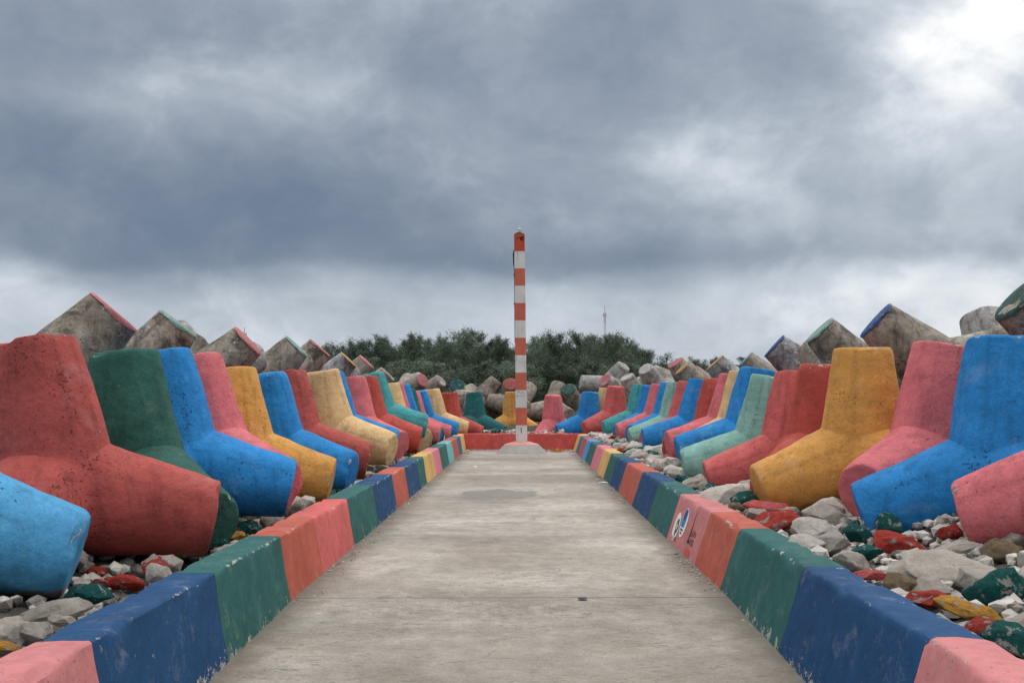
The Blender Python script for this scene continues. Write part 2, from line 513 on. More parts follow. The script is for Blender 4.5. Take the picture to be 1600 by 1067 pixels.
def path_mat():
    k = NT('path_concrete')
    v = k.pos()
    s = k.n('ShaderNodeSeparateXYZ'); k.l(v, s.inputs[0])
    X, Y = s.outputs[0], s.outputs[1]
    big = k.noise(v, 0.55, 7, 0.62, 0.5)
    c = k.mix(k.ramp(big, [(0.32, 0.0), (0.68, 1.0)]), (0.265, 0.228, 0.187), (0.45, 0.405, 0.346))
    c = k.mix(1.0, c, k.ramp(k.noise(v, 5, 8, 0.7), [(0.28, 0.72), (0.72, 1.22)]), 'MULTIPLY')
    # screed marks running across the path
    st = k.noise(k.scalev(v, (2.6, 7.0, 1)), 1.0, 8, 0.72, 1.2)
    c = k.mix(k.ramp(st, [(0.55, 0.0), (0.72, 0.5)]), c, (0.22, 0.195, 0.165))
    st2 = k.noise(k.scalev(v, (9.0, 24.0, 1)), 1.0, 5, 0.7, 0.8)
    fm = k.ramp(k.noise(v, 0.9, 5, 0.6), [(0.34, 0.15), (0.54, 1.0)])
    c = k.mix(k.math('MULTIPLY', fm, k.ramp(st2, [(0.55, 0.0), (0.62, 0.8)])), c, (0.17, 0.15, 0.125))
    # wide darker and paler bands across
    bn = k.noise(k.scalev(v, (0.12, 0.75, 1)), 1.0, 4, 0.6, 0.3)
    c = k.mix(1.0, c, k.ramp(bn, [(0.35, 0.80), (0.5, 1.0), (0.65, 1.13)]), 'MULTIPLY')
    blot = k.ramp(k.noise(v, 1.7, 8, 0.7, 0.9), [(0.54, 0.0), (0.66, 0.45)])
    c = k.mix(blot, c, (0.19, 0.165, 0.135))
    pale = k.ramp(k.noise(v, 1.1, 9, 0.72, 0.8), [(0.58, 0.0), (0.72, 0.5)])
    c = k.mix(pale, c, (0.50, 0.47, 0.425))
    # fine grit
    c = k.mix(1.0, c, k.ramp(k.noise(v, 60, 4, 0.75), [(0.3, 0.68), (0.7, 1.24)]), 'MULTIPLY')
    fl = k.noise(k.scalev(v, (16.0, 38.0, 1)), 1.0, 3, 0.6, 0.6)
    c = k.mix(k.ramp(fl, [(0.64, 0.0), (0.70, 0.7)]), c, (0.13, 0.11, 0.09))
    c = k.mix(k.ramp(fl, [(0.30, 0.5), (0.36, 0.0)]), c, (0.55, 0.52, 0.47))
    # damp stain
    def blob(cx, cy, rx, ry, sc=0.55):
        dx = k.math('DIVIDE', k.math('SUBTRACT', X, cx), rx)
        dy = k.math('DIVIDE', k.math('SUBTRACT', Y, cy), ry)
        d = k.math('ADD', k.math('MULTIPLY', dx, dx), k.math('MULTIPLY', dy, dy))
        return k.math('ADD', d, k.math('MULTIPLY', k.math('SUBTRACT', k.noise(v, 1.9, 5, 0.6, 0.4), 0.5), sc * 4))
    wet = k.ramp(blob(-0.36, 16.25, 0.60, 0.95, 0.85), [(0.93, 1.0), (1.0, 0.0)])
    c = k.mix(k.math('MULTIPLY', wet, 0.80), c, (0.165, 0.150, 0.130))
    wet2 = k.ramp(blob(0.5, 19.6, 2.6, 1.4, 0.5), [(0.2, 1.0), (1.0, 0.0)])
    c = k.mix(k.math('MULTIPLY', wet2, 0.45), c, (0.17, 0.145, 0.115))
    wet3 = k.ramp(blob(0.1, 5.6, 2.2, 1.7, 0.5), [(0.2, 1.0), (1.1, 0.0)])
    c = k.mix(k.math('MULTIPLY', wet3, 0.40), c, (0.17, 0.145, 0.115))
    wet4 = k.ramp(blob(0.0, 26.5, 2.4, 2.4, 0.5), [(0.2, 1.0), (1.1, 0.0)])
    c = k.mix(k.math('MULTIPLY', wet4, 0.40), c, (0.19, 0.165, 0.135))
    # dirt gathered along the kerb feet and the end wall
    dl = k.math('SUBTRACT', X, XLB)
    dr = k.math('SUBTRACT', XRB, X)
    de = k.math('MULTIPLY', k.math('SUBTRACT', Y1, Y), 0.22)
    dm = k.math('MINIMUM', k.math('MINIMUM', dl, dr), de)
    dm = k.math('ADD', dm, k.math('MULTIPLY', k.math('SUBTRACT', k.noise(v, 4, 7, 0.7), 0.5), 0.55))
    dirt = k.ramp(dm, [(0.02, 0.85), (0.30, 0.0)])
    c = k.mix(dirt, c, (0.15, 0.125, 0.095))
    crk = k.n('ShaderNodeTexVoronoi', feature='DISTANCE_TO_EDGE')
    crk.inputs['Scale'].default_value = 0.42
    wv = k.n('ShaderNodeVectorMath', operation='ADD')
    nv = k.n('ShaderNodeTexNoise'); nv.inputs['Scale'].default_value = 1.6; nv.inputs['Detail'].default_value = 6
    k.l(v, nv.inputs['Vector']); k.l(v, wv.inputs[0]); k.l(nv.outputs['Color'], wv.inputs[1])
    k.l(wv.outputs[0], crk.inputs['Vector'])
    crack = k.math('MULTIPLY', k.ramp(crk.outputs['Distance'], [(0.0, 1.0), (0.006, 0.0)]), k.ramp(k.noise(v, 0.6, 3), [(0.54, 0.0), (0.62, 0.55)]))
    c = k.mix(crack, c, (0.06, 0.05, 0.04))
    h = k.math('ADD', k.noise(v, 30, 7, 0.7), k.math('MULTIPLY', st2, 0.8))
    h = k.math('ADD', h, k.math('MULTIPLY', st, 0.8))
    rough = k.mix(wet, 0.88, 0.62)
    return k.finish(c, rough, k.bump(h, 0.45, 0.012), 0.25)

PATHM = path_mat()
def path_z(y):
    return -0.075 * min(1.4, max(0.0, (7.7 - y) / 2.2))
path = empty('path', (0, 0, 0))
tag(path, 'grey concrete path of cast slabs running to the pole', 'path', kind='structure')
joints = [-4.0, -1.8, 2.95, 7.70, 12.40, 17.15, 21.90, 26.60, Y1 + 0.15]
skew = [0, 0, 0, 0.07, -0.03, 0.02, 0.0, 0.0, 0]
for i in range(len(joints) - 1):
    a, bq = joints[i] + 0.006, joints[i + 1] - 0.006
    sa, sb = skew[i], skew[i + 1]
    bm = bmesh.new()
    xl, xr = XLB - 0.10, XRB + 0.10
    nxs = 24
    def erow(y, s, sd):
        r = []
        for q in range(nxs + 1):
            x = xl + (xr - xl) * q / nxs
            w = mnoise.noise(Vector((x * 3, y * 3, 0))) * 0.006
            r.append((x, y + s * (x - xl) / (xr - xl) + w, path_z(y)))
        return r
    A, Bq = erow(a, sa, 1), erow(bq, sb, -1)
    top = [[bm.verts.new(p) for p in A], [bm.verts.new(p) for p in Bq]]
    low = [[bm.verts.new((p[0], p[1], -0.24)) for p in A], [bm.verts.new((p[0], p[1], -0.24)) for p in Bq]]
    for q in range(nxs):
        bm.faces.new((top[0][q], top[0][q + 1], top[1][q + 1], top[1][q]))
        bm.faces.new((low[0][q], low[0][q + 1], top[0][q + 1], top[0][q]))
        bm.faces.new((top[1][q], top[1][q + 1], low[1][q + 1], low[1][q]))
    bm_obj('slab', bm, PATHM, path)
sub = mesh_obj('path_base', [(XLB - 0.3, -4.2, -0.20), (XRB + 0.3, -4.2, -0.20), (XRB + 0.3, 31.4, -0.20), (XLB - 0.3, 31.4, -0.20)], [(0, 1, 2, 3)], plain('joint_fill', (0.06, 0.055, 0.05)), path)

# ------------------------------------------------------------------ kerb walls with painted sections
def kerb_section(name, parent, mat, prof, along, c0, c1, seed, amp=1.0):
    """prof: cross-section points (inner foot, inner top, outer top, outer foot); along: maps (offset across, y, z)"""
    L = c1 - c0
    n = max(4, int(L / 0.09))
    V, F, edge, low = [], [], [], []
    pts = []                         # refined cross-section
    (ax, az), (bx, bz), (cx, cz), (dx, dz) = prof
    nf = 7
    for q in range(nf):
        t = q / nf
        pts.append((ax + (bx - ax) * t, az + (bz - az) * t, 0.0, max(0, 1 - t * 2.2)))
    s = 0.010 if bx < cx else -0.010
    pts.append((ax + (bx - ax) * 0.94, az + (bz - az) * 0.94, 0.0, 0))
    pts.append((ax + (bx - ax) * 0.983, bz - 0.010, 1.0, 0))
    pts.append((bx + s, bz, 1.0, 0))
    pts.append((bx + s * 4, bz, 0.15, 0))
    pts.append((bx + (cx - bx) * 0.5, bz, 0.2, 0))
    pts.append((cx - s, bz, 1.0, 0))
    pts.append((cx, bz - 0.017, 1.0, 0))
    pts.append((dx, dz, 0, 0))
    m = len(pts)
    for i in range(n + 1):
        y = c0 + L * i / n
        for (x, z, e, lw) in pts:
            y = c0 + L * i / n
            if i in (0, n):
                y += mnoise.noise(Vector((x * 7, z * 7, round(y, 1) * 3.1))) * 0.016
            w = Vector((x * 2.2, y * 2.2, z * 2.2))
            k1 = mnoise.noise(w) * 0.006 * amp
            chip = 0.0
            if e == 1.0:
                cc = mnoise.noise(Vector((x * 5, y * 7, z * 5 + 4)))
                chip = -max(0, cc - 0.15) * 0.07
            k2 = mnoise.noise(w * 5) * 0.003 * amp
            sgn = 1 if bx < cx else -1
            V.append(along(x + k1 + k2 - sgn * chip * 0.6, y, z + k2 + k1 * 0.5 + chip))
            edge.append(e); low.append(lw)
    for i in range(n):
        for j in range(m - 1):
            a = i * m + j
            F.append((a, a + m, a + m + 1, a + 1))
    F.append(tuple(range(m - 1, -1, -1)))
    F.append(tuple(n * m + j for j in range(m)))
    o = mesh_obj(name, V, F, mat, parent, smooth=True)
    o.data.set_sharp_from_angle(angle=R(38))
    at = o.data.attributes.new('edge', 'FLOAT', 'POINT'); at.data.foreach_set('value', edge)
    at = o.data.attributes.new('low', 'FLOAT', 'POINT'); at.data.foreach_set('value', low)
    return o

LS = [(-4.0, 'green'), (-1.2, 'orange'), (0.9, 'green'), (2.6, 'pink'), (4.29, 'navy'), (5.96, 'green'), (7.58, 'orange'), (8.80, 'rose'), (10.44, 'green'), (12.2, 'navy'), (14.0, 'orange'),
      (15.5, 'navy'), (17.3, 'green'), (18.4, 'ochre'), (20.3, 'mauve'), (21.9, 'green'), (24.0, 'light teal'), (25.8, 'brick'), (27.8, 'slate blue'), (29.3, 'ochre'), (Y1, None)]
RS = [(-4.0, 'green'), (-1.0, 'orange'), (1.0, 'navy'), (2.5, 'pink'), (4.38, 'navy'), (6.23, 'green'), (8.08, 'orange'), (9.27, 'pink'), (11.04, 'green'), (12.76, 'navy'), (14.5, 'orange'),
      (16.6, 'navy'), (18.3, 'green'), (19.6, 'ochre'), (21.3, 'mauve'), (23.3, 'green'), (25.3, 'light blue'), (26.8, 'brick'), (28.4, 'slate blue'), (29.7, 'ochre'), (Y1, None)]
ident = lambda x, y, z: (x, y, z)
kl = empty('kerb_wall', (XLB, Y0, 0))
tag(kl, 'low plain kerb wall painted in coloured blocks, no logos', 'kerb')
kr = empty('kerb_wall', (XRB, Y0, 0))
tag(kr, 'low kerb wall in coloured blocks with round logos painted on it', 'kerb')
logo_section = None
for side, SS, root in (('l', LS, kl), ('r', RS, kr)):
    for i in range(len(SS) - 1):
        if side == 'l':
            prof = [(XLB + 0.021, -0.12), (XLT, KH), (XLT - KW, KH), (XLT - KW - 0.05, -0.12)]
        else:
            prof = [(XRB - 0.040, -0.12), (XRT, KH), (XRT + KW, KH), (XRT + KW + 0.05, -0.12)]
        root_loc = root.location.copy()
        o = kerb_section('painted_block', root, KM[SS[i][1]], prof, lambda x, y, z: (x - root_loc.x, y - root_loc.y, z), SS[i][0] + 0.002, SS[i + 1][0] - 0.002, i, 0.15 if side == 'r' and abs(SS[i][0] - 9.27) < 0.01 else 1.0)
        o['label'] = '%s painted block of the kerb' % SS[i][1]
        if side == 'r' and abs(SS[i][0] - 9.27) < 0.01:
            logo_section = o
            o['label'] = 'pink painted block carrying the logos'
ke = empty('end_wall', (0, Y1, 0))
tag(ke, 'low red painted wall closing the path behind the striped pole', 'wall')
prof = [(Y1 + 0.02, -0.12), (Y1 + 0.07, KH + 0.01), (Y1 + 0.32, KH + 0.01), (Y1 + 0.36, -0.12)]
kerb_section('painted_face', ke, KM['wall red'], prof, lambda x, y, z: (y, x - Y1, z), XLT - KW, XRT + KW, 3)

# ------------------------------------------------------------------ logos on the pink block
fa, fb = Vector((XRB - 0.040, 0, -0.12)), Vector((XRT, 0, KH))
fdir = (fb - fa).normalized()
fn = Vector((-fdir.z, 0, fdir.x))          # faces the path
def on_face(u, v):                          # pixel -> (y, s) on the sloping face
    r = ray(u, v)
    t = (fa - CAM).dot(fn) / r.dot(fn)
    p = CAM + r * t
    return p.y, (p - fa).dot(fdir)
def face_pt(y, s, lift):
    p = fa + fdir * s + fn * (lift - 0.0065)
    return (p.x - kr.location.x, y - kr.location.y, p.z - kr.location.z)
flat = lambda n, c: plain(n, c, 0.65, 0.08, 12)
LW, LB, LG, LK, LY, LR = flat('logo_white', (0.72, 0.71, 0.68)), flat('logo_blue', srgb(52, 120, 176)), flat('logo_green', srgb(44, 84, 74)), flat('logo_black', (0.03, 0.018, 0.018)), flat('logo_yellow', srgb(214, 158, 44)), flat('logo_faded_red', srgb(186, 82, 80))
LV = flat('logo_violet', srgb(112, 96, 130))
LD = flat('logo_dark_blue', srgb(36, 66, 118))
def decal(name, polys, parent=logo_section):
    V, F, mats, mi = [], [], [], []
    for (pl, mat, lift) in polys:
        if mat not in mats: mats.append(mat)
        b0 = len(V)
        V += [face_pt(y, s, lift) for y, s in pl]
        F.append(tuple(range(b0, b0 + len(pl))))
        mi.append(mats.index(mat))
    o = mesh_obj(name, V, F, None, parent)
    for m_ in mats: o.data.materials.append(m_)
    o.data.polygons.foreach_set('material_index', mi)
    return o
def disc(y, s, r, a0=0, a1=360, n=40):
    return [(y - r * math.cos(R(a0 + (a1 - a0) * i / n)), s + r * math.sin(R(a0 + (a1 - a0) * i / n))) for i in range(n + (0 if a1 - a0 == 360 else 1))]
y1, s1 = on_face(1057.5, 822)
y2, s2 = on_face(1069.5, 816.5)
y3, s3 = on_face(1084, 826)
r1 = 0.155
crown = [(1.0, .05), (.62, .42), (.45, .95), (.2, .6), (.0, .85), (-.25, .55), (-.5, .8), (-.62, .35), (-.8, .0), (-.5, -.45), (-.3, -.8), (.1, -.95), (.35, -.6), (.7, -.5)]
star = [(math.cos(R(90 + 36 * i)) * (0.5 if i % 2 == 0 else 0.24), math.sin(R(90 + 36 * i)) * (0.5 if i % 2 == 0 else 0.24)) for i in range(10)]
decal('round_logo', [(disc(y1, s1, r1), LW, 0.010),
                     ([(y1 - 0.10 * a - 0.03, s1 + 0.11 * b) for a, b in crown], LG, 0.0115),
                     ([(y1 - 0.10 * a - 0.03, s1 + 0.10 * b) for a, b in star], LW, 0.013)])
decal('round_logo', [(disc(y2, s2, r1), LW, 0.010),
                     ([(y2 - a, s2 + b) for a, b in [(-0.13, -0.05), (0.05, -0.05), (0.075, 0.05), (0.06, 0.125), (0.0, 0.148), (-0.07, 0.13), (-0.12, 0.08), (-0.14, 0.0)]], LB, 0.0115),
                     ([(y2 - a, s2 + b) for a, b in [(-0.09, 0.02), (0.0, 0.03), (0.03, 0.12), (-0.02, 0.14), (-0.08, 0.11)]], LD, 0.0125)] +
                    [([(y2 - a, s2 + b) for a, b in [(x0, z0), (x0 + w, z0), (x0 + w, z0 + h), (x0, z0 + h)]], LD, 0.013)
                     for (x0, z0, w, h) in [(-.085, -.088, .018, .022), (-.058, -.088, .022, .022), (-.028, -.088, .02, .022), (.0, -.088, .024, .022), (.032, -.088, .02, .022),
                                            (-.06, -.122, .018, .02), (-.034, -.122, .024, .02), (-.002, -.122, .016, .02), (.022, -.122, .02, .02)]])
decal('sail_logo', [([(y3 + 0.10, s3 - 0.13), (y3 + 0.075, s3 - 0.13), (y3 + 0.055, s3 + 0.17), (y3 + 0.068, s3 + 0.17)], LK, 0.010),
                    ([(y3 + 0.05, s3 - 0.09), (y3 + 0.03, s3 - 0.09), (y3 + 0.045, s3 + 0.05)], LK, 0.010),
                    ([(y3 + 0.12, s3 - 0.155), (y3 + 0.02, s3 - 0.155), (y3 + 0.03, s3 - 0.125), (y3 + 0.10, s3 - 0.105)], LK, 0.011)])
def lettering(name, word, y, s, h, mat, parent=logo_section, width=None):
    cu = bpy.data.curves.new(name, 'FONT')
    cu.body = word
    cu.size = 1.0
    tmp = bpy.data.objects.new(name, cu)
    COL.objects.link(tmp)
    dg = bpy.context.evaluated_depsgraph_get()
    me = bpy.data.meshes.new_from_object(tmp.evaluated_get(dg))
    bpy.data.objects.remove(tmp)
    xs = [v.co.x for v in me.vertices]; ys = [v.co.y for v in me.vertices]
    k1 = (width / (max(xs) - min(xs))) if width else h / (max(ys) - min(ys))
    k2 = h / (max(ys) - min(ys))
    for v in me.vertices:
        v.co = Vector(face_pt(y - (v.co.x - min(xs)) * k1, s + (v.co.y - min(ys)) * k2, 0.0105))
    me.materials.append(mat)
    o = bpy.data.objects.new(name, me)
    return link(o, parent)
lettering('lettering', 'LAWN', y3 + 0.005, s3 - 0.075, 0.062, LK, width=0.20)
lettering('lettering', 'HOUSE', y3 + 0.005, s3 - 0.155, 0.062, LK, width=0.20)
decal('faded_mark', [([(y3 - 0.02 - 0.15 * math.cos(t * 0.39), s3 - 0.235 + 0.045 * math.sin(t * 0.39)) for t in range(16)], LR, 0.010)])
ysm, ssm = on_face(1063.5, 797)
decal('small_mark', [([(ysm - a, ssm + b) for a, b in [(-.03, -.03), (0.0, -.02), (.03, .0), (.02, .035), (-.005, .03), (-.025, .02)]], LY, 0.010)])
yv, sv = on_face(1050.5, 838)
decal('faded_lettering', [([(yv + 0.02 - a, sv - 0.02 + b) for a, b in [(x0, 0), (x0 + w, 0), (x0 + w, h), (x0, h)]], LV, 0.010) for x0, w, h in [(0, .02, .05), (.028, .024, .04), (.06, .02, .05), (.09, .03, .04), (.128, .02, .05), (.156, .028, .04), (.192, .02, .045), (.22, .026, .04)]])

# ------------------------------------------------------------------ tetrapods
RL, R_END, R_BASE = 1.06, 0.265, 0.43
D = [Vector((0, 0, 1))]
for q in range(3):
    a = R(120 * q)
    D.append(Vector((math.cos(a) * math.sqrt(8) / 3, math.sin(a) * math.sqrt(8) / 3, -1 / 3)))

def tetra_mesh(seed):
    NP = 48
    bev = (0.026, 0.05, 0.018, 0.035, 0.022, 0.02)[seed % 6]
    kk = (R_BASE - R_END) / RL
    V, F, seam, rim = [], [], [], []
    off = Vector((seed * 13.7, seed * 5.1, seed * 2.3))
    for li in range(4):
        ax = D[li]
        o1 = D[(li + 1) % 4]
        ex = (o1 - ax * o1.dot(ax)).normalized()
        ey = ax.cross(ex)
        others = [D[j] for j in range(4) if j != li]
        # chipped-off facets near the end
        cuts = []
        rr = random.Random(seed * 17 + li)
        for _ in range(3):
            ca = rr.uniform(0, 6.28)
            cuts.append((math.cos(ca), math.sin(ca), rr.uniform(0.0, 0.03)))
        rows = []
        nt = 20
        for j in range(nt + 7):
            rows.append(None)
        b0 = len(V)
        nrow = nt + 8
        for j in range(nrow):
            for p in range(NP):
                ph = 2 * math.pi * p / NP
                e = ex * math.cos(ph) + ey * math.sin(ph)
                c = max(o.dot(e) for o in others)
                tcr = R_BASE * c / (4.0 / 3 + kk * c)
                rm = 0.0
                if j < nt:
                    s_ = j / (nt - 1)
                    s_ = s_ ** 1.25
                    t = tcr + (RL - bev - tcr) * s_
                    rad = R_BASE - kk * t
                    pt = ax * t + e * rad
                    pt *= 1 + 0.006 * math.exp(-(t - tcr) / 0.012)
                    rm = math.exp(-(RL - t) / 0.05)
                else:
                    jj = j - nt
                    rc = [1 - bev * 0.5, 1 - bev * 1.6, 1 - bev * 3.4, 0.78, 0.55, 0.3, 0.12, 0.0][jj]
                    tt = [RL - bev * 0.5, RL - bev * 0.17, RL, RL, RL, RL, RL, RL][jj]
                    t = tt
                    pt = ax * t + e * (R_END * rc)
                    rm = [1, 1, 0.8, 0.3, 0, 0, 0, 0][jj]
                # rough casting
                q = pt * 2.6 + off
                pt = pt + Vector(mnoise.noise_vector(q)) * 0.017 + Vector(mnoise.noise_vector(q * 4.1)) * 0.0045
                if t > RL - 0.14:
                    w = (t - RL + 0.14) / 0.14
                    ch = max(0.0, mnoise.noise(pt * 6.5 + off) - 0.22)
                    pt = pt - (ax * 0.55 + (pt - ax * t) * 1.6) * ch * 0.10 * w * (rm * 0.85 + 0.15)
                V.append(pt)
                d6 = abs(((ph - math.pi / 3) % (2 * math.pi / 3)) - 0)
                d6 = min(d6, 2 * math.pi / 3 - d6)
                seam.append(math.exp(-(d6 * 0.35 / 0.022) ** 2) * min(1.0, max(0.0, (t - tcr) / 0.25)) if j < nt else 0.0)
                rim.append(rm)
        for j in range(nrow - 1):
            for p in range(NP):
                a = b0 + j * NP + p
                b = b0 + j * NP + (p + 1) % NP
                F.append((a, b, b + NP, a + NP))
    me = bpy.data.meshes.new('tetrapod')
    me.from_pydata([tuple(v) for v in V], [], F)
    at = me.attributes.new('seam', 'FLOAT', 'POINT'); at.data.foreach_set('value', seam)
    at = me.attributes.new('rim', 'FLOAT', 'POINT'); at.data.foreach_set('value', rim)
    bm = bmesh.new(); bm.from_mesh(me)
    bmesh.ops.remove_doubles(bm, verts=bm.verts, dist=0.0015)
    bmesh.ops.recalc_face_normals(bm, faces=bm.faces)
    bm.to_mesh(me); bm.free()
    me.polygons.foreach_set('use_smooth', [True] * len(me.polygons))
    me.set_sharp_from_angle(angle=R(24))
    me.materials.append(None)
    return me

TMESH = [tetra_mesh(s) for s in range(1, 7)]

def cap_mesh(seed):                 # thin ragged coat of paint over the end of a leg, along +Z
    n = 40
    V, F = [(0, 0, RL + 0.012)], []
    rr = random.Random(seed)
    for rad, z, j in ((0.20, RL + 0.010, 0), (R_END * 0.985, RL + 0.009, 0), (R_END + 0.010, RL - 0.008, 0), (R_END + 0.013, RL - 0.016, 1)):
        for i in range(n):
            a = 2 * math.pi * i / n
            k_ = mnoise.noise(Vector((math.cos(a) * 2.2 + seed, math.sin(a) * 2.2, seed * 1.7)))
            zz = z - (max(-0.006, k_ * 0.035) if j else 0)
            r_ = rad + (max(0, k_) * 0.006 if j else 0)
            V.append((r_ * math.cos(a), r_ * math.sin(a), zz))
    for i in range(n):
        F.append((0, 1 + i, 1 + (i + 1) % n))
        for j in range(3):
            a = 1 + j * n + i; b = 1 + j * n + (i + 1) % n
            F.append((a, a + n, b + n, b))
    me = bpy.data.meshes.new('painted_end')
    me.from_pydata(V, [], F)
    me.polygons.foreach_set('use_smooth', [True] * len(me.polygons))
    me.set_sharp_from_angle(angle=R(50))
    me.materials.append(None)
    return me
CAPS = [cap_mesh(s) for s in (3, 8, 14)]

def set_mat(o, m):
    o.material_slots[0].link = 'OBJECT'
    o.material_slots[0].material = m

tcount = [0]
def tetrapod(center, rot, s, matname, label, group, cap=None):
    o = bpy.data.objects.new('tetrapod', TMESH[tcount[0] % len(TMESH)])
    tcount[0] += 1
    o.matrix_world = Matrix.Translation(center) @ rot.to_4x4() @ Matrix.Scale(s, 4)
    link(o)
    set_mat(o, TM[matname])
    tag(o, label, 'tetrapod', group)
    if cap:
        c = bpy.data.objects.new('painted_end', CAPS[tcount[0] % 3])
        link(c, o)
        set_mat(c, TM['faded ' + cap])
        c['label'] = '%s painted end of the leg' % cap
    return o

ORD = ['', 'first', 'second', 'third', 'fourth', 'fifth', 'sixth', 'seventh', 'eighth', 'ninth', 'tenth', 'eleventh', 'twelfth', 'thirteenth', 'fourteenth', 'fifteenth', 'sixteenth', 'seventeenth', 'eighteenth', 'nineteenth', 'twentieth', 'twenty-first', 'twenty-second', 'twenty-third', 'twenty-fourth']

# front rows: (top centre pixel u, v, distance, colour, turn of the path-side leg from square to the line of sight, lean away from the path, scale)
FRONT_L = [
    (-178, 512, 6.0, 'sky blue', 12, 3, 1.04),
    (54, 531, 7.35, 'brick red', 3, 8, 1.08),
    (194, 549, 8.5, 'dark green', 58, 6, 1.05),
    (252, 550, 9.3, 'blue', 5, 9, 1.02),
    (303, 557, 10.1, 'pink', 52, 10, 1.0),
    (362, 577, 11.4, 'ochre', 8, 8, 1.0),
    (414, 583, 12.9, 'blue', 22, 9, 1.0),
    (449, 581, 14.3, 'brick red', 2, 7, 1.0),
    (503, 579, 16.1, 'beige', 24, 7, 1.0),
    (513, 583, 17.4, 'blue', 5, 8, 1.0),
    (549, 591, 18.9, 'pink', 42, 9, 1.0),
    (569, 590, 20.4, 'red', 3, 7, 1.0),
    (581, 583, 22.5, 'teal', 4, 12, 1.0),
    (606, 599, 23.4, 'beige', 45, 8, 1.0),
    (613, 600, 24.8, 'pink', 4, 8, 1.0),
    (625, 602, 26.2, 'blue', 40, 8, 1.0),
    (634, 609, 28.0, 'dark teal', 45, 8, 1.0),
    (641, 612, 29.2, 'pink', 4, 8, 1.0),
    (653, 611, 30.4, 'blue', 4, 8, 1.0),
    (674, 608, 31.8, 'beige', 6, 6, 1.0),
]
FRONT_R = [
    (1765, 492, 6.6, 'pink', -2, 3, 1.0),
    (1568, 530, 8.0, 'blue', 6, 4, 1.05),
    (1474, 540, 9.2, 'pink', 56, 6, 1.0),
    (1348, 544, 10.0, 'ochre', 14, 0, 1.03),
    (1288, 569, 11.4, 'red', 60, 3, 1.0),
    (1246, 582, 12.2, 'rose red', 7, 6, 1.0),
    (1205, 588, 13.6, 'pale green', 6, 7, 1.0),
    (1184, 577, 15.6, 'blue', 10, 7, 1.05),
    (1165, 582, 16.6, 'beige', 34, 8, 1.0),
    (1149, 586, 17.5, 'pink', 14, 8, 1.0),
    (1122, 592, 18.7, 'red', 40, 7, 1.0),
    (1097, 593, 20.3, 'blue', 10, 7, 1.0),
    (1078, 597, 21.7, 'rose red', 38, 8, 1.0),
    (1060, 599, 23.2, 'pale green', 10, 7, 1.0),
    (1049, 600, 24.6, 'blue', 36, 7, 1.0),
    (1034, 601, 26.0, 'pink', 12, 7, 1.0),
    (1019, 602, 27.6, 'blue', 36, 7, 1.0),
    (1003, 601, 29.2, 'teal', 14, 7, 1.0),
]
END = [
    (702, 613, 32.5, 'red', -4, 4, 1.0, 1),
    (741, 613, 34.0, 'dark teal', -14, 3, 1.0, 1),
    (801, 612, 35.0, 'ochre', -38, 0, 1.0, 1),
    (864, 617, 33.5, 'pink', 238, 0, 1.0, -1),
    (922, 612, 33.0, 'blue', 190, 5, 1.0, -1),
    (949, 606, 33.4, 'beige', 186, 4, 1.0, -1),
    (962, 603, 31.9, 'rose red', 200, 4, 1.0, -1),
]
def place_front(row, side, rowtxt, group):
    n = len(row)
    for i, r_ in enumerate(row):
        u, v, d, colr, az, lean, s = r_[:7]
        sg = r_[7] if len(r_) > 7 else side        # +1: path lies to +X
        top = P(u, v, d)
        va = math.degrees(math.atan2(abs(top.x) - 0.5, d))
        if len(r_) == 7:
            az = va - az if sg > 0 else 180 - va + az
        rot = Matrix.Rotation(R(-(lean + rng.uniform(-1.5, 1.5)) * sg), 3, 'Y') @ Matrix.Rotation(R(rng.uniform(-4, 4)), 3, 'X') @ Matrix.Rotation(R(az), 3, 'Z')
        c = top - (rot @ Vector((0, 0, 1))) * RL * s
        yield i, colr, c, rot, s

def near_name(row, i):
    a = row[i - 1][3] if i > 0 else None
    b = row[i + 1][3] if i < len(row) - 1 else None
    if a and b: return 'between %s and %s' % (a, b)
    return 'beside the %s one' % (a or b)

for row, side, txt in ((FRONT_L, 1, 'along plain kerb'), (FRONT_R, -1, 'along logo kerb')):
    for i, colr, c, rot, s in place_front(row, side, txt, ''):
        lab = '%s tetrapod %s from end wall %s %s' % (colr, ORD[len(row) - i], txt, near_name(row, i))
        tetrapod(c, rot, s, colr, lab, 'painted tetrapods lining the path')
for i, colr, c, rot, s in place_front(END, 1, '', ''):
    tetrapod(c, rot, s, colr, '%s tetrapod standing behind the red end wall, %s' % (colr, near_name(END, i)), 'painted tetrapods behind the end wall')

# rear row: bare concrete, one leg raised towards the path; its end shows as the chord from the peak pixel A to the far corner pixel B
def place_back(A, B, matname, cap, label, toward=8, roll=0, s=1.0, d=None, end=None):
    A = Vector(A); B = Vector(B)
    ch = B - A
    L = ch.length
    if d is None:
        d = FPX * (2 * R_END * s) / L
    mid = (A + B) / 2
    # image direction of the axis: perpendicular to the chord, pointing up
    ax2 = Vector((ch.y, -ch.x)).normalized()
    if ax2.y > 0: ax2 = -ax2
    th = R(toward)
    r = ray(mid.x, mid.y).normalized()
    right = (CM @ Vector((1, 0, 0))); right = (right - r * right.dot(r)).normalized()
    upv = right.cross(r)
    axis = (right * ax2.x + upv * (-ax2.y)) * math.cos(th) - r * math.sin(th)
    axis.normalize()
    endc = P(mid.x, mid.y, d)
    c = endc - axis * RL * s
    # frame: Z = axis; roll so that the next leg hangs down
    z = axis
    dn = Vector((0, 0, -1)); x = (dn - z * dn.dot(z)).normalized()
    y = z.cross(x)
    M = Matrix((x, y, z)).transposed() @ Matrix.Rotation(R(roll), 3, 'Z')
    return tetrapod(c, M, s, matname, label, 'bare tetrapods behind the painted rows', cap)

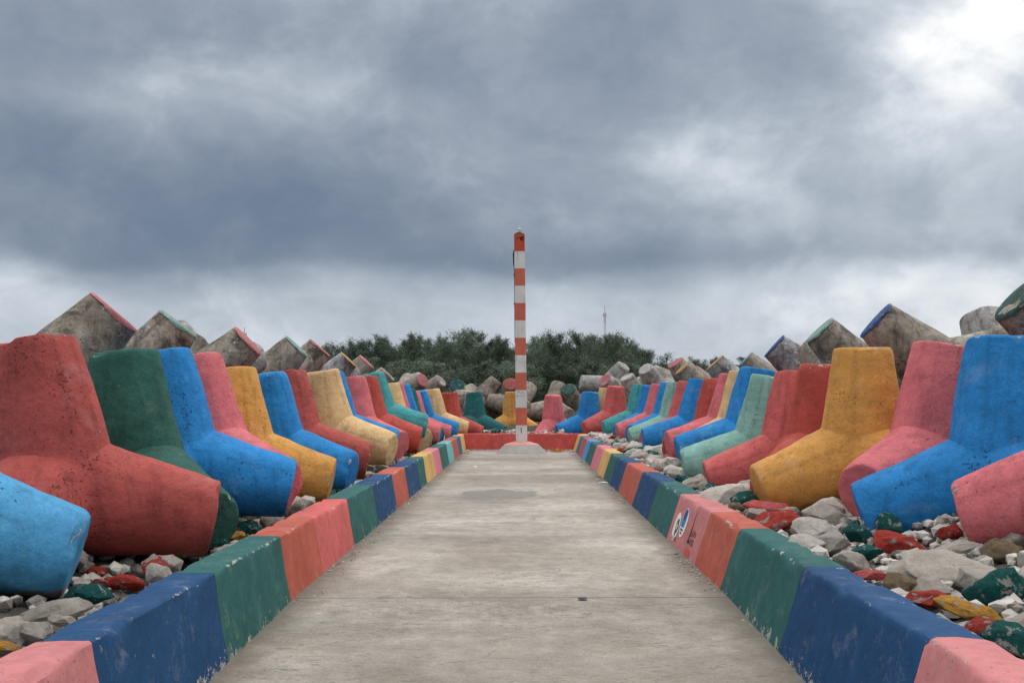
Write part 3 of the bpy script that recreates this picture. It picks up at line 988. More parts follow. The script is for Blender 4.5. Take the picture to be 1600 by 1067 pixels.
def back(label, A, B, matname='grey', cap=None, **kw):
    return place_back(A, B, matname, cap, label, **kw)

back('bare tetrapod with pink leg end rising over the brick red one', (146, 457), (211, 517), 'grey', 'pink', toward=1, roll=20)
back('bare tetrapod with green leg end rising over the dark green one', (251, 484), (306, 526), 'grey', 'pale green', toward=3, roll=60)
back('bare mottled tetrapod with pink leg end behind pink and ochre ones', (368, 511), (407, 553), 'grey', 'pink', toward=6, roll=20)
back('bare tetrapod with pale green leg end over brick red and blue', (447, 525), (480, 556), 'grey', 'pale green', toward=4, roll=55)
back('bare tetrapod with faint pink leg end, trees right behind it', (485, 530), (515, 556), 'grey', 'pink', toward=2, roll=15)
back('bare tetrapod with ochre leg end above the beige and blue ones', (533, 550), (557, 573), 'speckled grey', 'ochre', toward=3, roll=40)
back('bare dark tetrapod with pink leg end above pink and red', (562, 555), (584, 575), 'grey', 'pink', toward=6, roll=20)
back('bare tetrapod with plain leg end above the teal and beige', (596, 573), (616, 594), 'grey', None, toward=6, roll=50)
# pale legs showing between the raised ones
back('pale bare tetrapod leg showing behind green-ended raised leg', (292, 519), (334, 556), 'tan', None, toward=-24, roll=80, d=14.6)
back('pale bare tetrapod leg showing behind mottled pink-ended leg', (396, 535), (414, 575), 'pale grey', None, toward=-28, roll=70, d=17.0)
back('pale bare tetrapod leg showing behind pale green ended leg', (472, 550), (487, 580), 'tan', None, toward=-28, roll=70, d=20)
back('pale bare tetrapod leg showing behind ochre-ended raised leg', (549, 570), (562, 592), 'pale grey', None, toward=-28, roll=70, d=27)

# same on the other side of the path
back('bare tetrapod with broad green leg end above the blue one', (1628, 428), (1556, 502), 'grey', 'dark green', toward=14, roll=20, d=9.0)
back('pale rounded tetrapod leg between green-ended and blue-ended raised legs', (1560, 482), (1503, 505), 'pale grey', None, toward=-25, roll=70, d=13.0)
back('bare tetrapod with deep blue leg end above the ochre one', (1389, 475), (1346, 526), 'grey', 'deep blue', toward=5, roll=25)
back('bare tetrapod with green leg end above the red one', (1300, 497), (1261, 534), 'grey', 'pale green', toward=6, roll=40)
back('pale smooth tetrapod leg beneath the green-ended raised leg', (1276, 528), (1249, 553), 'tan', None, toward=-22, roll=75, d=17.5)
back('speckled tetrapod with deep blue leg end above rose red', (1224, 524), (1195, 557), 'speckled grey', 'deep blue', toward=3, roll=30)
back('tan tetrapod with pale green leg end above blue and beige', (1175, 550), (1152, 574), 'tan', 'pale green', toward=2, roll=40)
back('speckled tetrapod with ochre leg end above red and pink', (1129, 555), (1104, 578), 'speckled grey', 'ochre', toward=3, roll=30)
back('tan tetrapod with pink leg end above rose red and blue', (1090, 572), (1071, 593), 'tan', 'pink', toward=14, roll=20)
back('bare tetrapod with ochre leg end above the pale green', (1074, 567), (1057, 583), 'tan', 'ochre', toward=8, roll=30, d=29)
back('bare dark tetrapod with pink leg end by the lone thin tree', (1065, 560), (1046, 573), 'grey', 'pink', toward=14, roll=20, d=31)
back('pale blunt tetrapod leg turned to the path over teal one', (1022, 567), (994, 584), 'pale grey', None, toward=30, roll=30, d=33)
back('tan tetrapod leg lying sideways over pink and blue', (1024, 572), (1014, 588), 'tan', None, toward=-25, roll=40, d=36)
back('pale tetrapod leg pointing up behind the teal one', (987, 585), (972, 592), 'pale grey', None, toward=20, roll=30, d=35)
# behind the end wall
back('tan tetrapod leg with pink end over blue and dark teal', (654, 585), (667, 603), 'tan', 'pink', toward=42, roll=20, d=37)
back('tan blunt tetrapod leg behind the end wall beside trees', (684, 587), (696, 601), 'tan', None, toward=22, roll=20, d=38)
back('pale grey tetrapod leg behind pink-ended tan one', (641, 588), (655, 584), 'pale grey', None, toward=20, roll=60, d=40)
back('tetrapod leg with dark teal end turned to the path', (704, 602), (724, 600), 'tan', 'dark teal', toward=52, roll=30, d=37.5)
back('bare grey tetrapod behind dark teal one, leg raised to pole', (767, 586), (786, 602), 'grey', None, toward=-4, roll=20, d=36.5)
back('bare tetrapod with red leg end just beside the striped pole', (788, 600), (806, 599), 'grey', 'red', toward=52, roll=30, d=36)
back('tan tetrapod behind the pole, legs spread over pink one', (834, 606), (826, 600), 'tan', None, toward=-30, roll=10, d=36.5)
back('tan tetrapod leg reaching over the pink one to green end', (880, 600), (866, 597), 'tan', None, toward=-20, roll=10, d=36.5)
back('bare tetrapod with green leg end facing the path', (879, 611), (897, 605), 'grey', 'dark green', toward=46, roll=30, d=36)
back('pale tetrapod leg leaning up over the blue one', (908, 589), (905, 605), 'pale grey', None, toward=10, roll=30, d=37)
back('bare tetrapod with pink leg end above rose red one', (951, 586), (938, 602), 'pale grey', 'pink', toward=32, roll=30, d=36)

# ------------------------------------------------------------------ striped pole
PX, PY = P(815, 690, 29.2).x, 29.2
PB = P(815.5, 690, 29.2).z
pole = empty('striped_pole', (PX, PY, 0.0))
tag(pole, 'tall square red and white striped pole with small lamp on top', 'pole')
def pole_paint(name, col, grime):
    k = NT(name)
    v = k.objvec()
    f = k.noise(v, 2.2, 7, 0.65)
    c = k.mix(1.0, col, k.ramp(f, [(0.3, 0.82), (0.7, 1.1)]), 'MULTIPLY')
    st = k.noise(k.scalev(v, (12, 12, 1.0)), 1.0, 5, 0.6)
    c = k.mix(k.ramp(st, [(0.55, 0.0), (0.72, 0.4)]), c, grime)
    ch = k.ramp(k.noise(v, 14, 8, 0.75), [(0.68, 0.0), (0.70, 0.8)])
    c = k.mix(ch, c, grime)
    return k.finish(c, 0.65, k.bump(k.noise(v, 20, 7), 0.3, 0.01), 0.3)
PO = pole_paint('pole_orange', srgb(202, 106, 84), (0.14, 0.06, 0.04))
PWH = pole_paint('pole_white', srgb(216, 212, 206), (0.30, 0.27, 0.22))
n_b = 12
PTOP = pole_paint('pole_rusty_top', srgb(196, 78, 52), (0.05, 0.022, 0.014))
ztop = P(811.5, 367, 29.2).z
zbot = 0.30
lean_x = (P(811.5, 367, 29.2).x - PX)
bh = (ztop - zbot) / n_b
def pole_xy(z):
    t = (z - zbot) / (ztop - zbot)
    return lean_x * t, (0.165 - 0.012 * t)
for i in range(n_b):
    z0, z1 = zbot + bh * i + (0.0 if i else -0.05), zbot + bh * (i + 1)
    bm = bmesh.new()
    rings = []
    for z in frange(z0, z1, 6):
        x, h = pole_xy(z)
        h += 0.0015 * (i % 2)
        bv = 0.014
        pts = []
        for (cx, cy) in ((-1, -1), (1, -1), (1, 1), (-1, 1)):
            for q in ((0, 1), (1, 0)) if cx * cy > 0 else ((1, 0), (0, 1)):
                pts.append((x + cx * (h - bv * q[0]), cy * (h - bv * q[1])))
        ring = []
        for (a, b_) in pts:
            w = mnoise.noise(Vector((a * 6 + 3, b_ * 6, z * 3))) * 0.006
            ring.append(bm.verts.new((a + w, b_ + w, z)))
        rings.append(ring)
    for q in range(5):
        for p in range(8):
            bm.faces.new((rings[q][p], rings[q][(p + 1) % 8], rings[q + 1][(p + 1) % 8], rings[q + 1][p]))
    bm.faces.new(rings[-1]); bm.faces.new(list(reversed(rings[0])))
    bmesh.ops.recalc_face_normals(bm, faces=bm.faces)
    bm_obj('painted_band', bm, PTOP if i == n_b - 1 else PWH if i % 2 == 0 else PO, pole)
def conc_plain(name, a, b_):
    k = NT(name)
    v = k.pos()
    f = k.noise(v, 3.5, 8, 0.65, 0.4)
    c = k.mix(k.ramp(f, [(0.3, 0.0), (0.7, 1.0)]), a, b_)
    return k.finish(c, 0.9, k.bump(k.noise(v, 25, 7, 0.7), 0.5, 0.012), 0.2)
def frustum(name, w0, w1, z0, z1, mat, parent, d0=None, d1=None, cx=0):
    d0 = d0 or w0; d1 = d1 or w1
    bm = bmesh.new()
    vs = [bm.verts.new((cx + sx_ * w, sy_ * dd, z)) for (w, dd, z) in ((w0, d0, z0), (w1, d1, z1)) for (sx_, sy_) in ((-1, -1), (1, -1), (1, 1), (-1, 1))]
    bm.faces.new(vs[3::-1]); bm.faces.new(vs[4:])
    for p in range(4):
        bm.faces.new((vs[p], vs[(p + 1) % 4], vs[4 + (p + 1) % 4], vs[4 + p]))
    bmesh.ops.bevel(bm, geom=bm.edges[:], offset=0.015, segments=2, affect='EDGES')
    return bm_obj(name, bm, mat, parent, smooth=False)
base = frustum('base', 0.76, 0.48, -0.03, 0.25, conc_plain('pole_base', (0.40, 0.37, 0.325), (0.29, 0.265, 0.23)), pole)
frustum('base_cap', 0.46, 0.22, 0.249, 0.325, pole_paint('base_pink', srgb(214, 142, 132), (0.45, 0.36, 0.32)), pole)
# lamp on the top
DK = plain('dark_metal', (0.03, 0.032, 0.035), 0.5)
lx = lean_x
def tube(bm, pts, r, n=8):
    rings = []
    for i, p in enumerate(pts):
        p = Vector(p)
        d = (Vector(pts[min(i + 1, len(pts) - 1)]) - Vector(pts[max(i - 1, 0)])).normalized()
        a = d.orthogonal().normalized(); b_ = d.cross(a)
        rr = r[i] if isinstance(r, (list, tuple)) else r
        rings.append([bm.verts.new(p + (a * math.cos(6.28318 * q / n) + b_ * math.sin(6.28318 * q / n)) * rr) for q in range(n)])
    for i in range(len(rings) - 1):
        best = 0
        bd = 1e9
        for s_ in range(n):
            dd = (rings[i][0].co - rings[i + 1][s_].co).length
            if dd < bd: bd, best = dd, s_
        rings[i + 1] = rings[i + 1][best:] + rings[i + 1][:best]
        for q in range(n):
            bm.faces.new((rings[i][q], rings[i][(q + 1) % n], rings[i + 1][(q + 1) % n], rings[i + 1][q]))
    bm.faces.new(list(reversed(rings[0]))); bm.faces.new(rings[-1])
bm = bmesh.new()
tube(bm, [(lx + 0.0, 0, ztop - 0.01), (lx, 0, ztop + 0.025), (lx, 0, ztop + 0.05), (lx, 0, ztop + 0.075)], [0.15, 0.15, 0.10, 0.08], 20)
lamp = bm_obj('lamp', bm, DK, pole, smooth=True, sharp=40)
bm = bmesh.new()
tube(bm, [(lx, 0, ztop + 0.06), (lx, 0, ztop + 0.09), (lx, 0, ztop + 0.155), (lx, 0, ztop + 0.175), (lx, 0, ztop + 0.205)], [0.062, 0.075, 0.075, 0.05, 0.006], 20)
kk = NT('lamp_lens')
kk.b.inputs['Transmission Weight'].default_value = 0.7
kk.finish((0.78, 0.82, 0.80), 0.2, None, 0.5)
bm_obj('lens', bm, kk.m, lamp, smooth=True, sharp=40)
bm = bmesh.new()
hx = pole_xy(ztop - 0.35)
tube(bm, [(pole_xy(z)[0] - pole_xy(z)[1] - 0.012 - 0.012 * math.sin(z * 9), -0.05, z) for z in frange(ztop - 0.45, ztop - 1.0, 9)], [0.012, 0.02, 0.025, 0.022, 0.02, 0.026, 0.032, 0.028, 0.01], 7)
bm_obj('cable', bm, DK, pole, smooth=True)
for zz in (ztop - 1.2, ztop - 2.05):
    bm = bmesh.new()
    xx, hh = pole_xy(zz)
    tube(bm, [(xx - hh + 0.01, -0.06, zz), (xx - hh - 0.028, -0.06, zz)], 0.035, 10)
    bm_obj('cable_clip', bm, DK, pole, smooth=True, sharp=40)
bm = bmesh.new()
tube(bm, [(pole_xy(z)[0] - pole_xy(z)[1] - 0.006, -0.04, z) for z in frange(ztop - 0.95, ztop - 3.2, 14)], 0.009, 6)
bm_obj('cable', bm, DK, pole, smooth=True)
bm = bmesh.new()
zs = ztop - 0.12; xx, hh = pole_xy(zs)
tube(bm, [(xx + 0.08 + 0.05 * math.cos(t * 0.7), -hh - 0.014, zs + 0.05 * math.sin(t * 0.7) - 0.01) for t in range(9)], 0.014, 6)
tube(bm, [(xx - 0.06 + 0.14 * t, -hh - 0.012, zs + 0.02 * math.sin(t * 5)) for t in frange(0, 1, 6)], 0.008, 6)
bm_obj('wire_loop', bm, DK, pole, smooth=True)
zs = 0.30 + 0.36
bm = bmesh.new()
bmesh.ops.create_cube(bm, size=1, matrix=Matrix.Translation((-0.01, -0.166, zs)) @ Matrix.Diagonal((0.02, 0.008, 0.15, 1)))
bm_obj('dark_slot', bm, DK, pole)
# scribbled marks on a white band
bm = bmesh.new()
rr = random.Random(5)
zb = zbot + bh * 3 - 0.12
for q in range(12):
    x0 = rr.uniform(-0.13, 0.12); z0 = zb + rr.uniform(-0.08, 0.08)
    bmesh.ops.create_cube(bm, size=1, matrix=Matrix.Translation((x0 + pole_xy(z0)[0], -0.165, z0)) @ Matrix.Rotation(rr.uniform(0, 3), 4, 'Y') @ Matrix.Diagonal((rr.uniform(0.02, 0.05), 0.006, 0.010, 1)))
o = bm_obj('scribbles', bm, flat('scribble_ink', (0.12, 0.14, 0.22)), pole)
o['kind'] = 'stuff'

# ------------------------------------------------------------------ rocks
def rock_mesh(seed):
    rr = random.Random(seed * 101 + 7)
    bm = bmesh.new()
    sx_, sy_, sz_ = rr.uniform(0.85, 1.2), rr.uniform(0.7, 1.0), rr.uniform(0.52, 0.82)
    n = rr.randint(10, 14)
    for i in range(n):
        zq = 1 - 2 * (i + 0.5) / n
        th = i * 2.399963 + rr.uniform(-0.45, 0.45)
        q = math.sqrt(max(0, 1 - zq * zq))
        k_ = rr.uniform(0.8, 1.15)
        bm.verts.new((math.cos(th) * q * sx_ * k_, math.sin(th) * q * sy_ * k_, zq * sz_ * k_))
    r_ = bmesh.ops.convex_hull(bm, input=bm.verts)
    dead = [g_ for g_ in r_['geom_interior'] if isinstance(g_, bmesh.types.BMVert)]
    if dead: bmesh.ops.delete(bm, geom=dead, context='VERTS')
    bmesh.ops.dissolve_limit(bm, angle_limit=R(14), verts=bm.verts, edges=bm.edges)
    bmesh.ops.bevel(bm, geom=bm.edges[:], offset=0.07, segments=2, affect='EDGES', profile=0.6)
    bmesh.ops.triangulate(bm, faces=bm.faces)
    for lim in (0.34, 0.22):
        bmesh.ops.subdivide_edges(bm, edges=[e for e in bm.edges if e.calc_length() > lim], cuts=1, use_grid_fill=True)
        bmesh.ops.triangulate(bm, faces=bm.faces)
    off = Vector((seed * 3.3, seed * 1.9, 0))
    for v in bm.verts:
        nn = v.co.normalized()
        v.co += nn * (mnoise.fractal(v.co * 1.6 + off, 0.75, 2.2, 5) * 0.115)
    bmesh.ops.recalc_face_normals(bm, faces=bm.faces)
    me = bpy.data.meshes.new('rock')
    bm.to_mesh(me); bm.free()
    me.polygons.foreach_set('use_smooth', [True] * len(me.polygons))
    me.set_sharp_from_angle(angle=R(38))
    me.materials.append(None)
    return me
RMESH = [rock_mesh(s) for s in range(16)]
RM = {
    'grey': rock_mat('granite_grey', (0.66, 0.585, 0.505), (0.50, 0.435, 0.365)),
    'white': rock_mat('granite_white', (0.76, 0.695, 0.615), (0.62, 0.555, 0.48)),
    'brown': rock_mat('granite_brown', (0.36, 0.27, 0.17), (0.22, 0.15, 0.09)),
    'red': rock_mat('rock_red', (0.44, 0.41, 0.37), (0.33, 0.30, 0.27), srgb(178, 62, 50)),
    'rose': rock_mat('rock_rose', (0.44, 0.41, 0.37), (0.33, 0.30, 0.27), srgb(206, 92, 88)),
    'dark teal': rock_mat('rock_teal', (0.44, 0.41, 0.37), (0.33, 0.30, 0.27), srgb(24, 92, 86)),
    'ochre': rock_mat('rock_ochre', (0.44, 0.41, 0.37), (0.33, 0.30, 0.27), srgb(205, 148, 62)),
    'blue': rock_mat('rock_blue', (0.44, 0.41, 0.37), (0.33, 0.30, 0.27), srgb(40, 120, 180)),
}
placed = []
rc = [0]
def rock(x, y, z, r, mat, label, group, flat_=1.0, rz=None, seed=None, aspect=1.0):
    i = rc[0] if seed is None else seed
    o = bpy.data.objects.new('rock', RMESH[i % len(RMESH)])
    rc[0] += 1
    o.location = (x, y, z)
    o.rotation_euler = (rng.uniform(-0.35, 0.35), rng.uniform(-0.35, 0.35), rng.uniform(0, 6.28) if rz is None else rz)
    o.scale = (r * aspect, r, r * flat_)
    link(o)
    set_mat(o, RM[mat])
    tag(o, label, 'rock', group)
    placed.append((x, y, z, r))
    return o

# the rocks that stand out, placed by the pixel of their middle at a given height
SPECIAL = [
    # u, v, z, half width px, colour, flatness, aspect, label
    (1405, 838, 0.55, 48, 'red', 0.85, 1.15, 'big red painted rock below the foot of the blue tetrapod'),
    (1342, 860, 0.52, 40, 'dark teal', 0.55, 1.2, 'flat dark green rock next to the big red rock'),
    (1565, 908, 0.55, 50, 'dark teal', 1.05, 1.0, 'large angular dark green rock below the pink tetrapod foot'),
    (1360, 893, 0.50, 26, 'rose', 0.6, 1.2, 'small rose red rock lying close to the navy kerb block'),
    (1455, 928, 0.50, 42, 'red', 0.55, 1.25, 'long red rock against the kerb beside navy block'),
    (1528, 972, 0.50, 42, 'red', 0.75, 1.1, 'red stained rock behind the pink kerb end'),
    (1405, 905, 0.50, 28, 'brown', 0.9, 1.0, 'grey rock with rusty brown face by navy kerb'),
    (1510, 942, 0.50, 52, 'ochre', 0.6, 1.2, 'pale rock stained ochre by the large green rock'),
    (1490, 880, 0.54, 66, 'grey', 0.7, 1.2, 'long grey granite rock below the pink tetrapod foot'),
    (1440, 878, 0.52, 58, 'grey', 0.6, 1.3, 'broad flat grey granite rock beside rusty-faced rock'),
    (1455, 910, 0.50, 34, 'grey', 0.8, 1.0, 'pale wedge of granite between rusty and long red rocks'),
    (1530, 895, 0.52, 48, 'grey', 0.8, 1.1, 'rounded grey granite rock beside large green rock'),
    (1590, 965, 0.52, 32, 'grey', 0.9, 1.0, 'grey rock beyond the red stained rock'),
    (1480, 855, 0.55, 60, 'grey', 0.55, 1.4, 'grey slab rock leaning under the pink foot'),
    (1205, 785, 0.56, 44, 'rose', 0.5, 1.35, 'rose red slab rock below the ochre tetrapod foot'),
    (1210, 806, 0.54, 40, 'red', 0.62, 1.2, 'dark red rock under the rose slab rock'),
    (1150, 787, 0.52, 16, 'brown', 0.9, 1.0, 'small rusty brown rock near orange kerb block'),
    (1225, 772, 0.56, 24, 'dark teal', 0.9, 1.0, 'dark green rock tucked under the ochre foot'),
    (1290, 790, 0.58, 34, 'white', 0.9, 1.0, 'white granite rock in front of the ochre foot'),
    (1272, 818, 0.56, 40, 'white', 0.8, 1.1, 'white rock with red smears by the green kerb block'),
    (1300, 838, 0.55, 36, 'white', 0.75, 1.1, 'white rock next to red smeared rock'),
    (1335, 815, 0.56, 14, 'dark teal', 1.3, 0.8, 'small dark green rock touching the blue foot'),
    (1255, 845, 0.52, 30, 'white', 0.7, 1.1, 'pale rock tight against the green kerb block'),
    (1133, 745, 0.58, 22, 'white', 1.0, 1.0, 'pointed pale rock under the rose red foot'),
    (1166, 757, 0.56, 22, 'white', 0.9, 1.0, 'rounded pale rock under the rose red foot'),
    (1074, 747, 0.52, 15, 'dark teal', 0.85, 1.1, 'dark green rock behind the green kerb block'),
    (1050, 720, 0.52, 12, 'rose', 0.7, 1.1, 'rose rock behind the farther navy kerb block'),
    (1030, 716, 0.52, 14, 'brown', 0.8, 1.0, 'brown speckled rock behind the orange kerb block'),
    (1040, 712, 0.56, 10, 'rose', 0.8, 1.0, 'small rose rock touching brown speckled rock'),
    (1122, 768, 0.50, 40, 'grey', 0.5, 1.3, 'flat grey rock behind the pink logo block'),
    # plain kerb side
    (152, 888, 0.36, 22, 'red', 1.0, 1.0, 'red rock wedged between sky blue and brick red feet'),
    (196, 900, 0.36, 30, 'red', 0.85, 1.1, 'dark red rock under the brick red foot'),
    (249, 888, 0.44, 27, 'white', 0.95, 1.0, 'pale rock on the navy kerb under brick red foot'),
    (138, 918, 0.38, 36, 'dark teal', 0.75, 1.2, 'dark green slab rock leaning on sky blue foot'),
    (75, 950, 0.34, 58, 'grey', 0.55, 1.25, 'long grey rock under the sky blue foot'),
    (45, 985, 0.38, 42, 'grey', 0.6, 1.2, 'grey rock beside the pink end of plain kerb'),
    (100, 965, 0.38, 24, 'grey', 0.6, 1.2, 'small grey rock on the navy edge of plain kerb'),
    (10, 1004, 0.42, 22, 'ochre', 0.5, 1.2, 'ochre stone beside the pink end of plain kerb'),
    (155, 908, 0.34, 18, 'rose', 0.7, 1.1, 'small rose rock below the red wedged rock'),
    (340, 848, 0.42, 20, 'dark teal', 0.9, 1.0, 'dark teal rock beside the brick red foot end'),
    (372, 833, 0.42, 12, 'ochre', 0.9, 1.0, 'ochre stone beside the green kerb block'),
    (352, 826, 0.42, 10, 'red', 1.1, 0.9, 'small red stone beside ochre stone'),
    (392, 816, 0.42, 24, 'dark teal', 0.9, 1.1, 'teal rock next to ochre stone behind green block'),
    (425, 805, 0.38, 26, 'grey', 0.7, 1.0, 'shaded grey rock under the blue foot'),
    (470, 780, 0.46, 22, 'white', 1.0, 1.0, 'pale granite rock under the blue foot by rose block'),
    (500, 775, 0.44, 14, 'white', 0.9, 1.0, 'pale rock under the ochre foot'),
    (553, 752, 0.46, 26, 'white', 0.6, 1.4, 'long pale rock behind navy kerb block'),
    (523, 762, 0.44, 12, 'dark teal', 1.0, 1.0, 'small teal rock behind rose kerb block'),
    (596, 724, 0.5, 14, 'grey', 0.8, 1.2, 'grey rock between beige and blue feet'),
    (687, 682, 0.56, 12, 'white', 1.1, 1.0, 'white rock near the far end of plain kerb'),
    (668, 694, 0.52, 8, 'rose', 0.8, 1.1, 'pinkish rock near the far end of plain kerb'),
    (775, 671, 0.62, 10, 'dark teal', 0.9, 1.0, 'teal rock sitting on the end wall before dark teal tetrapod'),
    (879, 673, 0.60, 8, 'white', 1.1, 0.8, 'white chunk on the end wall below the blue foot'),
]
for (u, v, z, hw, colr, fl, asp, lab) in SPECIAL:
    p = Pz(u, v, z - 0.03) if v > 700 else P(u, v, 31.6 if v < 680 else Pz(u, v, 0.5).y)
    dist = p.y
    r_ = hw * dist / FPX * 1.06
    side = 'logo kerb' if p.x > 0 else 'plain kerb'
    rock(p.x, p.y, p.z - r_ * fl * 0.35, r_ / max(1, asp ** 0.5), colr, lab, 'rocks along the kerbs', fl, rz=rng.uniform(-0.4, 0.4), aspect=asp)

def free(x, y, r, k_=0.72):
    for (a, b_, c_, q) in placed:
        if (a - x) ** 2 + (b_ - y) ** 2 < ((r + q) * k_) ** 2:
            return False
    return True

glab = {True: 'grey granite rubble rock lying between logo kerb and tetrapods', False: 'grey granite rubble rock lying between plain kerb and tetrapods'}
wlab = {True: 'pale whitish rubble rock lying between logo kerb and tetrapods', False: 'pale whitish rubble rock lying between plain kerb and tetrapods'}
def scatter(n, right, x0, x1, ya, yb, rlo, rhi, zoff, tries=6000):
    c = 0
    for _ in range(tries):
        if c >= n: break
        t = rng.random() ** 1.25
        y = ya + (yb - ya) * t
        x = rng.uniform(x0, x1)
        r_ = rng.uniform(rlo, rhi) * (0.8 + 0.5 * rng.random())
        if right and y < 9.5: r_ *= 0.72
        if not free(x, y, r_, 0.92 if y < 10 else 0.70): continue
        q = rng.random()
        if right:
            m_ = 'grey' if q < 0.46 else 'white' if q < 0.82 else 'dark teal' if q < 0.88 else 'red' if q < 0.92 else 'rose' if q < 0.95 else 'brown' if q < 0.98 else 'ochre'
        else:
            m_ = 'grey' if q < 0.55 else 'white' if q < 0.75 else 'dark teal' if q < 0.86 else 'red' if q < 0.95 else 'ochre'
        lab = glab[right] if m_ == 'grey' else wlab[right] if m_ == 'white' else '%s %s rock among the grey rubble behind the %s kerb' % (m_, 'stained' if m_ == 'brown' else 'painted', 'logo' if right else 'plain')
        sx_ = 1 if right else -1
        up = (x - 2.0) * 0.10
        rock(sx_ * x, y, zoff + up - r_ * 0.12, r_, m_, lab, 'rubble rocks behind the %s kerb' % ('logo' if right else 'plain'), rng.uniform(0.75, 1.05))
        c += 1
scatter(200, True, 2.10, 3.3, 4.2, 31.0, 0.14, 0.27, 0.46)
scatter(26, False, 2.20, 3.3, 4.6, 9.0, 0.10, 0.20, 0.32)
scatter(56, False, 2.20, 3.0, 8.0, 31.0, 0.12, 0.22, 0.36)

# small stones filling the gaps between the rocks: nobody could count them
def pebbles(name, spots, mat, label, cat):
    V, F = [], []
    ico = [(0, 0, 1), (.89, 0, .45), (.28, .85, .45), (-.72, .53, .45), (-.72, -.53, .45), (.28, -.85, .45), (.72, .53, -.45), (-.28, .85, -.45), (-.89, 0, -.45), (-.28, -.85, -.45), (.72, -.53, -.45), (0, 0, -1)]
    fc = [(0, 1, 2), (0, 2, 3), (0, 3, 4), (0, 4, 5), (0, 5, 1), (1, 6, 2), (2, 7, 3), (3, 8, 4), (4, 9, 5), (5, 10, 1), (2, 6, 7), (3, 7, 8), (4, 8, 9), (5, 9, 10), (1, 10, 6), (6, 11, 7), (7, 11, 8), (8, 11, 9), (9, 11, 10), (10, 11, 6)]
    for (x, y, z, r_, fl) in spots:
        b0 = len(V)
        a = rng.uniform(0, 6.28); ca, sa = math.cos(a), math.sin(a)
        e = rng.uniform(0.65, 1.0)
        for (p, q, w) in ico:
            k_ = rng.uniform(0.75, 1.2) * r_
            p2, q2 = p * k_, q * k_ * e
            V.append((x + p2 * ca - q2 * sa, y + p2 * sa + q2 * ca, z + w * k_ * fl))
        F += [tuple(b0 + t for t in f) for f in fc]
    o = mesh_obj(name, V, F, mat)
    return tag(o, label, cat, kind='stuff')
k = NT('pebble_mix')
v = k.pos()
vr = k.n('ShaderNodeTexVoronoi'); vr.inputs['Scale'].default_value = 9; k.l(v, vr.inputs['Vector'])
hs = k.n('ShaderNodeSeparateColor'); k.l(vr.outputs['Color'], hs.inputs[0])
c = k.ramp(hs.outputs[0], [(0.0, (0.16, 0.14, 0.12)), (0.4, (0.36, 0.33, 0.29)), (0.8, (0.55, 0.50, 0.45)), (1.0, (0.62, 0.56, 0.49))])
k.finish(c, 0.9, k.bump(k.noise(v, 40, 6), 0.6, 0.01), 0.2)
sp = []
for _ in range(8200):
    right = rng.random() < 0.62
    x = rng.uniform(1.98, 3.6) * (1 if right else -1)
    if not right: x -= 0.08
    y = 4 + 27 * rng.random()
    sp.append((x, y, max(bed_z(x, y), 0) + 0.035, rng.uniform(0.03, 0.085), 0.7))
for _ in range(500):
    x = rng.uniform(-2, 2); y = rng.uniform(31.55, 33)
    sp.append((x, y, bed_z(x, y) + 0.04, rng.uniform(0.03, 0.10), 0.7))
pebbles('gravel', sp, k.m, 'small stones filling the gaps between the rubble rocks', 'gravel')
# grit and chips washed against the kerb feet and end wall
sp = []
for _ in range(3400):
    q = rng.random()
    y = rng.uniform(4.5, 31)
    if q < 0.36: x = XLB + 0.02 + abs(rng.gauss(0, 0.07))
    elif q < 0.76: x = XRB - 0.02 - abs(rng.gauss(0, 0.08))
    elif q < 0.97:
        x = rng.uniform(XLB, XRB); y = 31.1 - abs(rng.gauss(0, 0.45))
    else: x = rng.uniform(XLB, XRB)
    if y < 29.5 and mnoise.noise(Vector((x * 0.8, y * 0.9, 7.7))) < rng.uniform(-0.25, 0.35): continue
    r_ = rng.uniform(0.003, 0.014) * (1.6 if y > 24 else 1.0)
    sp.append((x, y, path_z(y) + r_ * 0.35, r_, 0.6))
pebbles('grit', sp, k.m, 'grit and concrete chips gathered along the kerb feet', 'grit')
# withered petals and leaves piled beside the pole base
sp = []
for _ in range(150):
    x = P(868, 700, 29.9).x + rng.gauss(0, 0.14); y = 29.95 + rng.gauss(0, 0.22)
    sp.append((x, y, 0.015 + abs(rng.gauss(0, 0.03)), rng.uniform(0.015, 0.04), 0.35))
kp = NT('petal_mix')
v = kp.pos()
vr = kp.n('ShaderNodeTexVoronoi'); vr.inputs['Scale'].default_value = 14; kp.l(v, vr.inputs['Vector'])
hs = kp.n('ShaderNodeSeparateColor'); kp.l(vr.outputs['Color'], hs.inputs[0])
kp.finish(kp.ramp(hs.outputs[0], [(0.0, (0.05, 0.03, 0.02)), (0.35, (0.45, 0.12, 0.02)), (0.7, (0.62, 0.30, 0.03)), (1.0, (0.40, 0.05, 0.03))]), 0.8)
pebbles('petals', sp, kp.m, 'little heap of orange petals beside the pole base', 'petals')
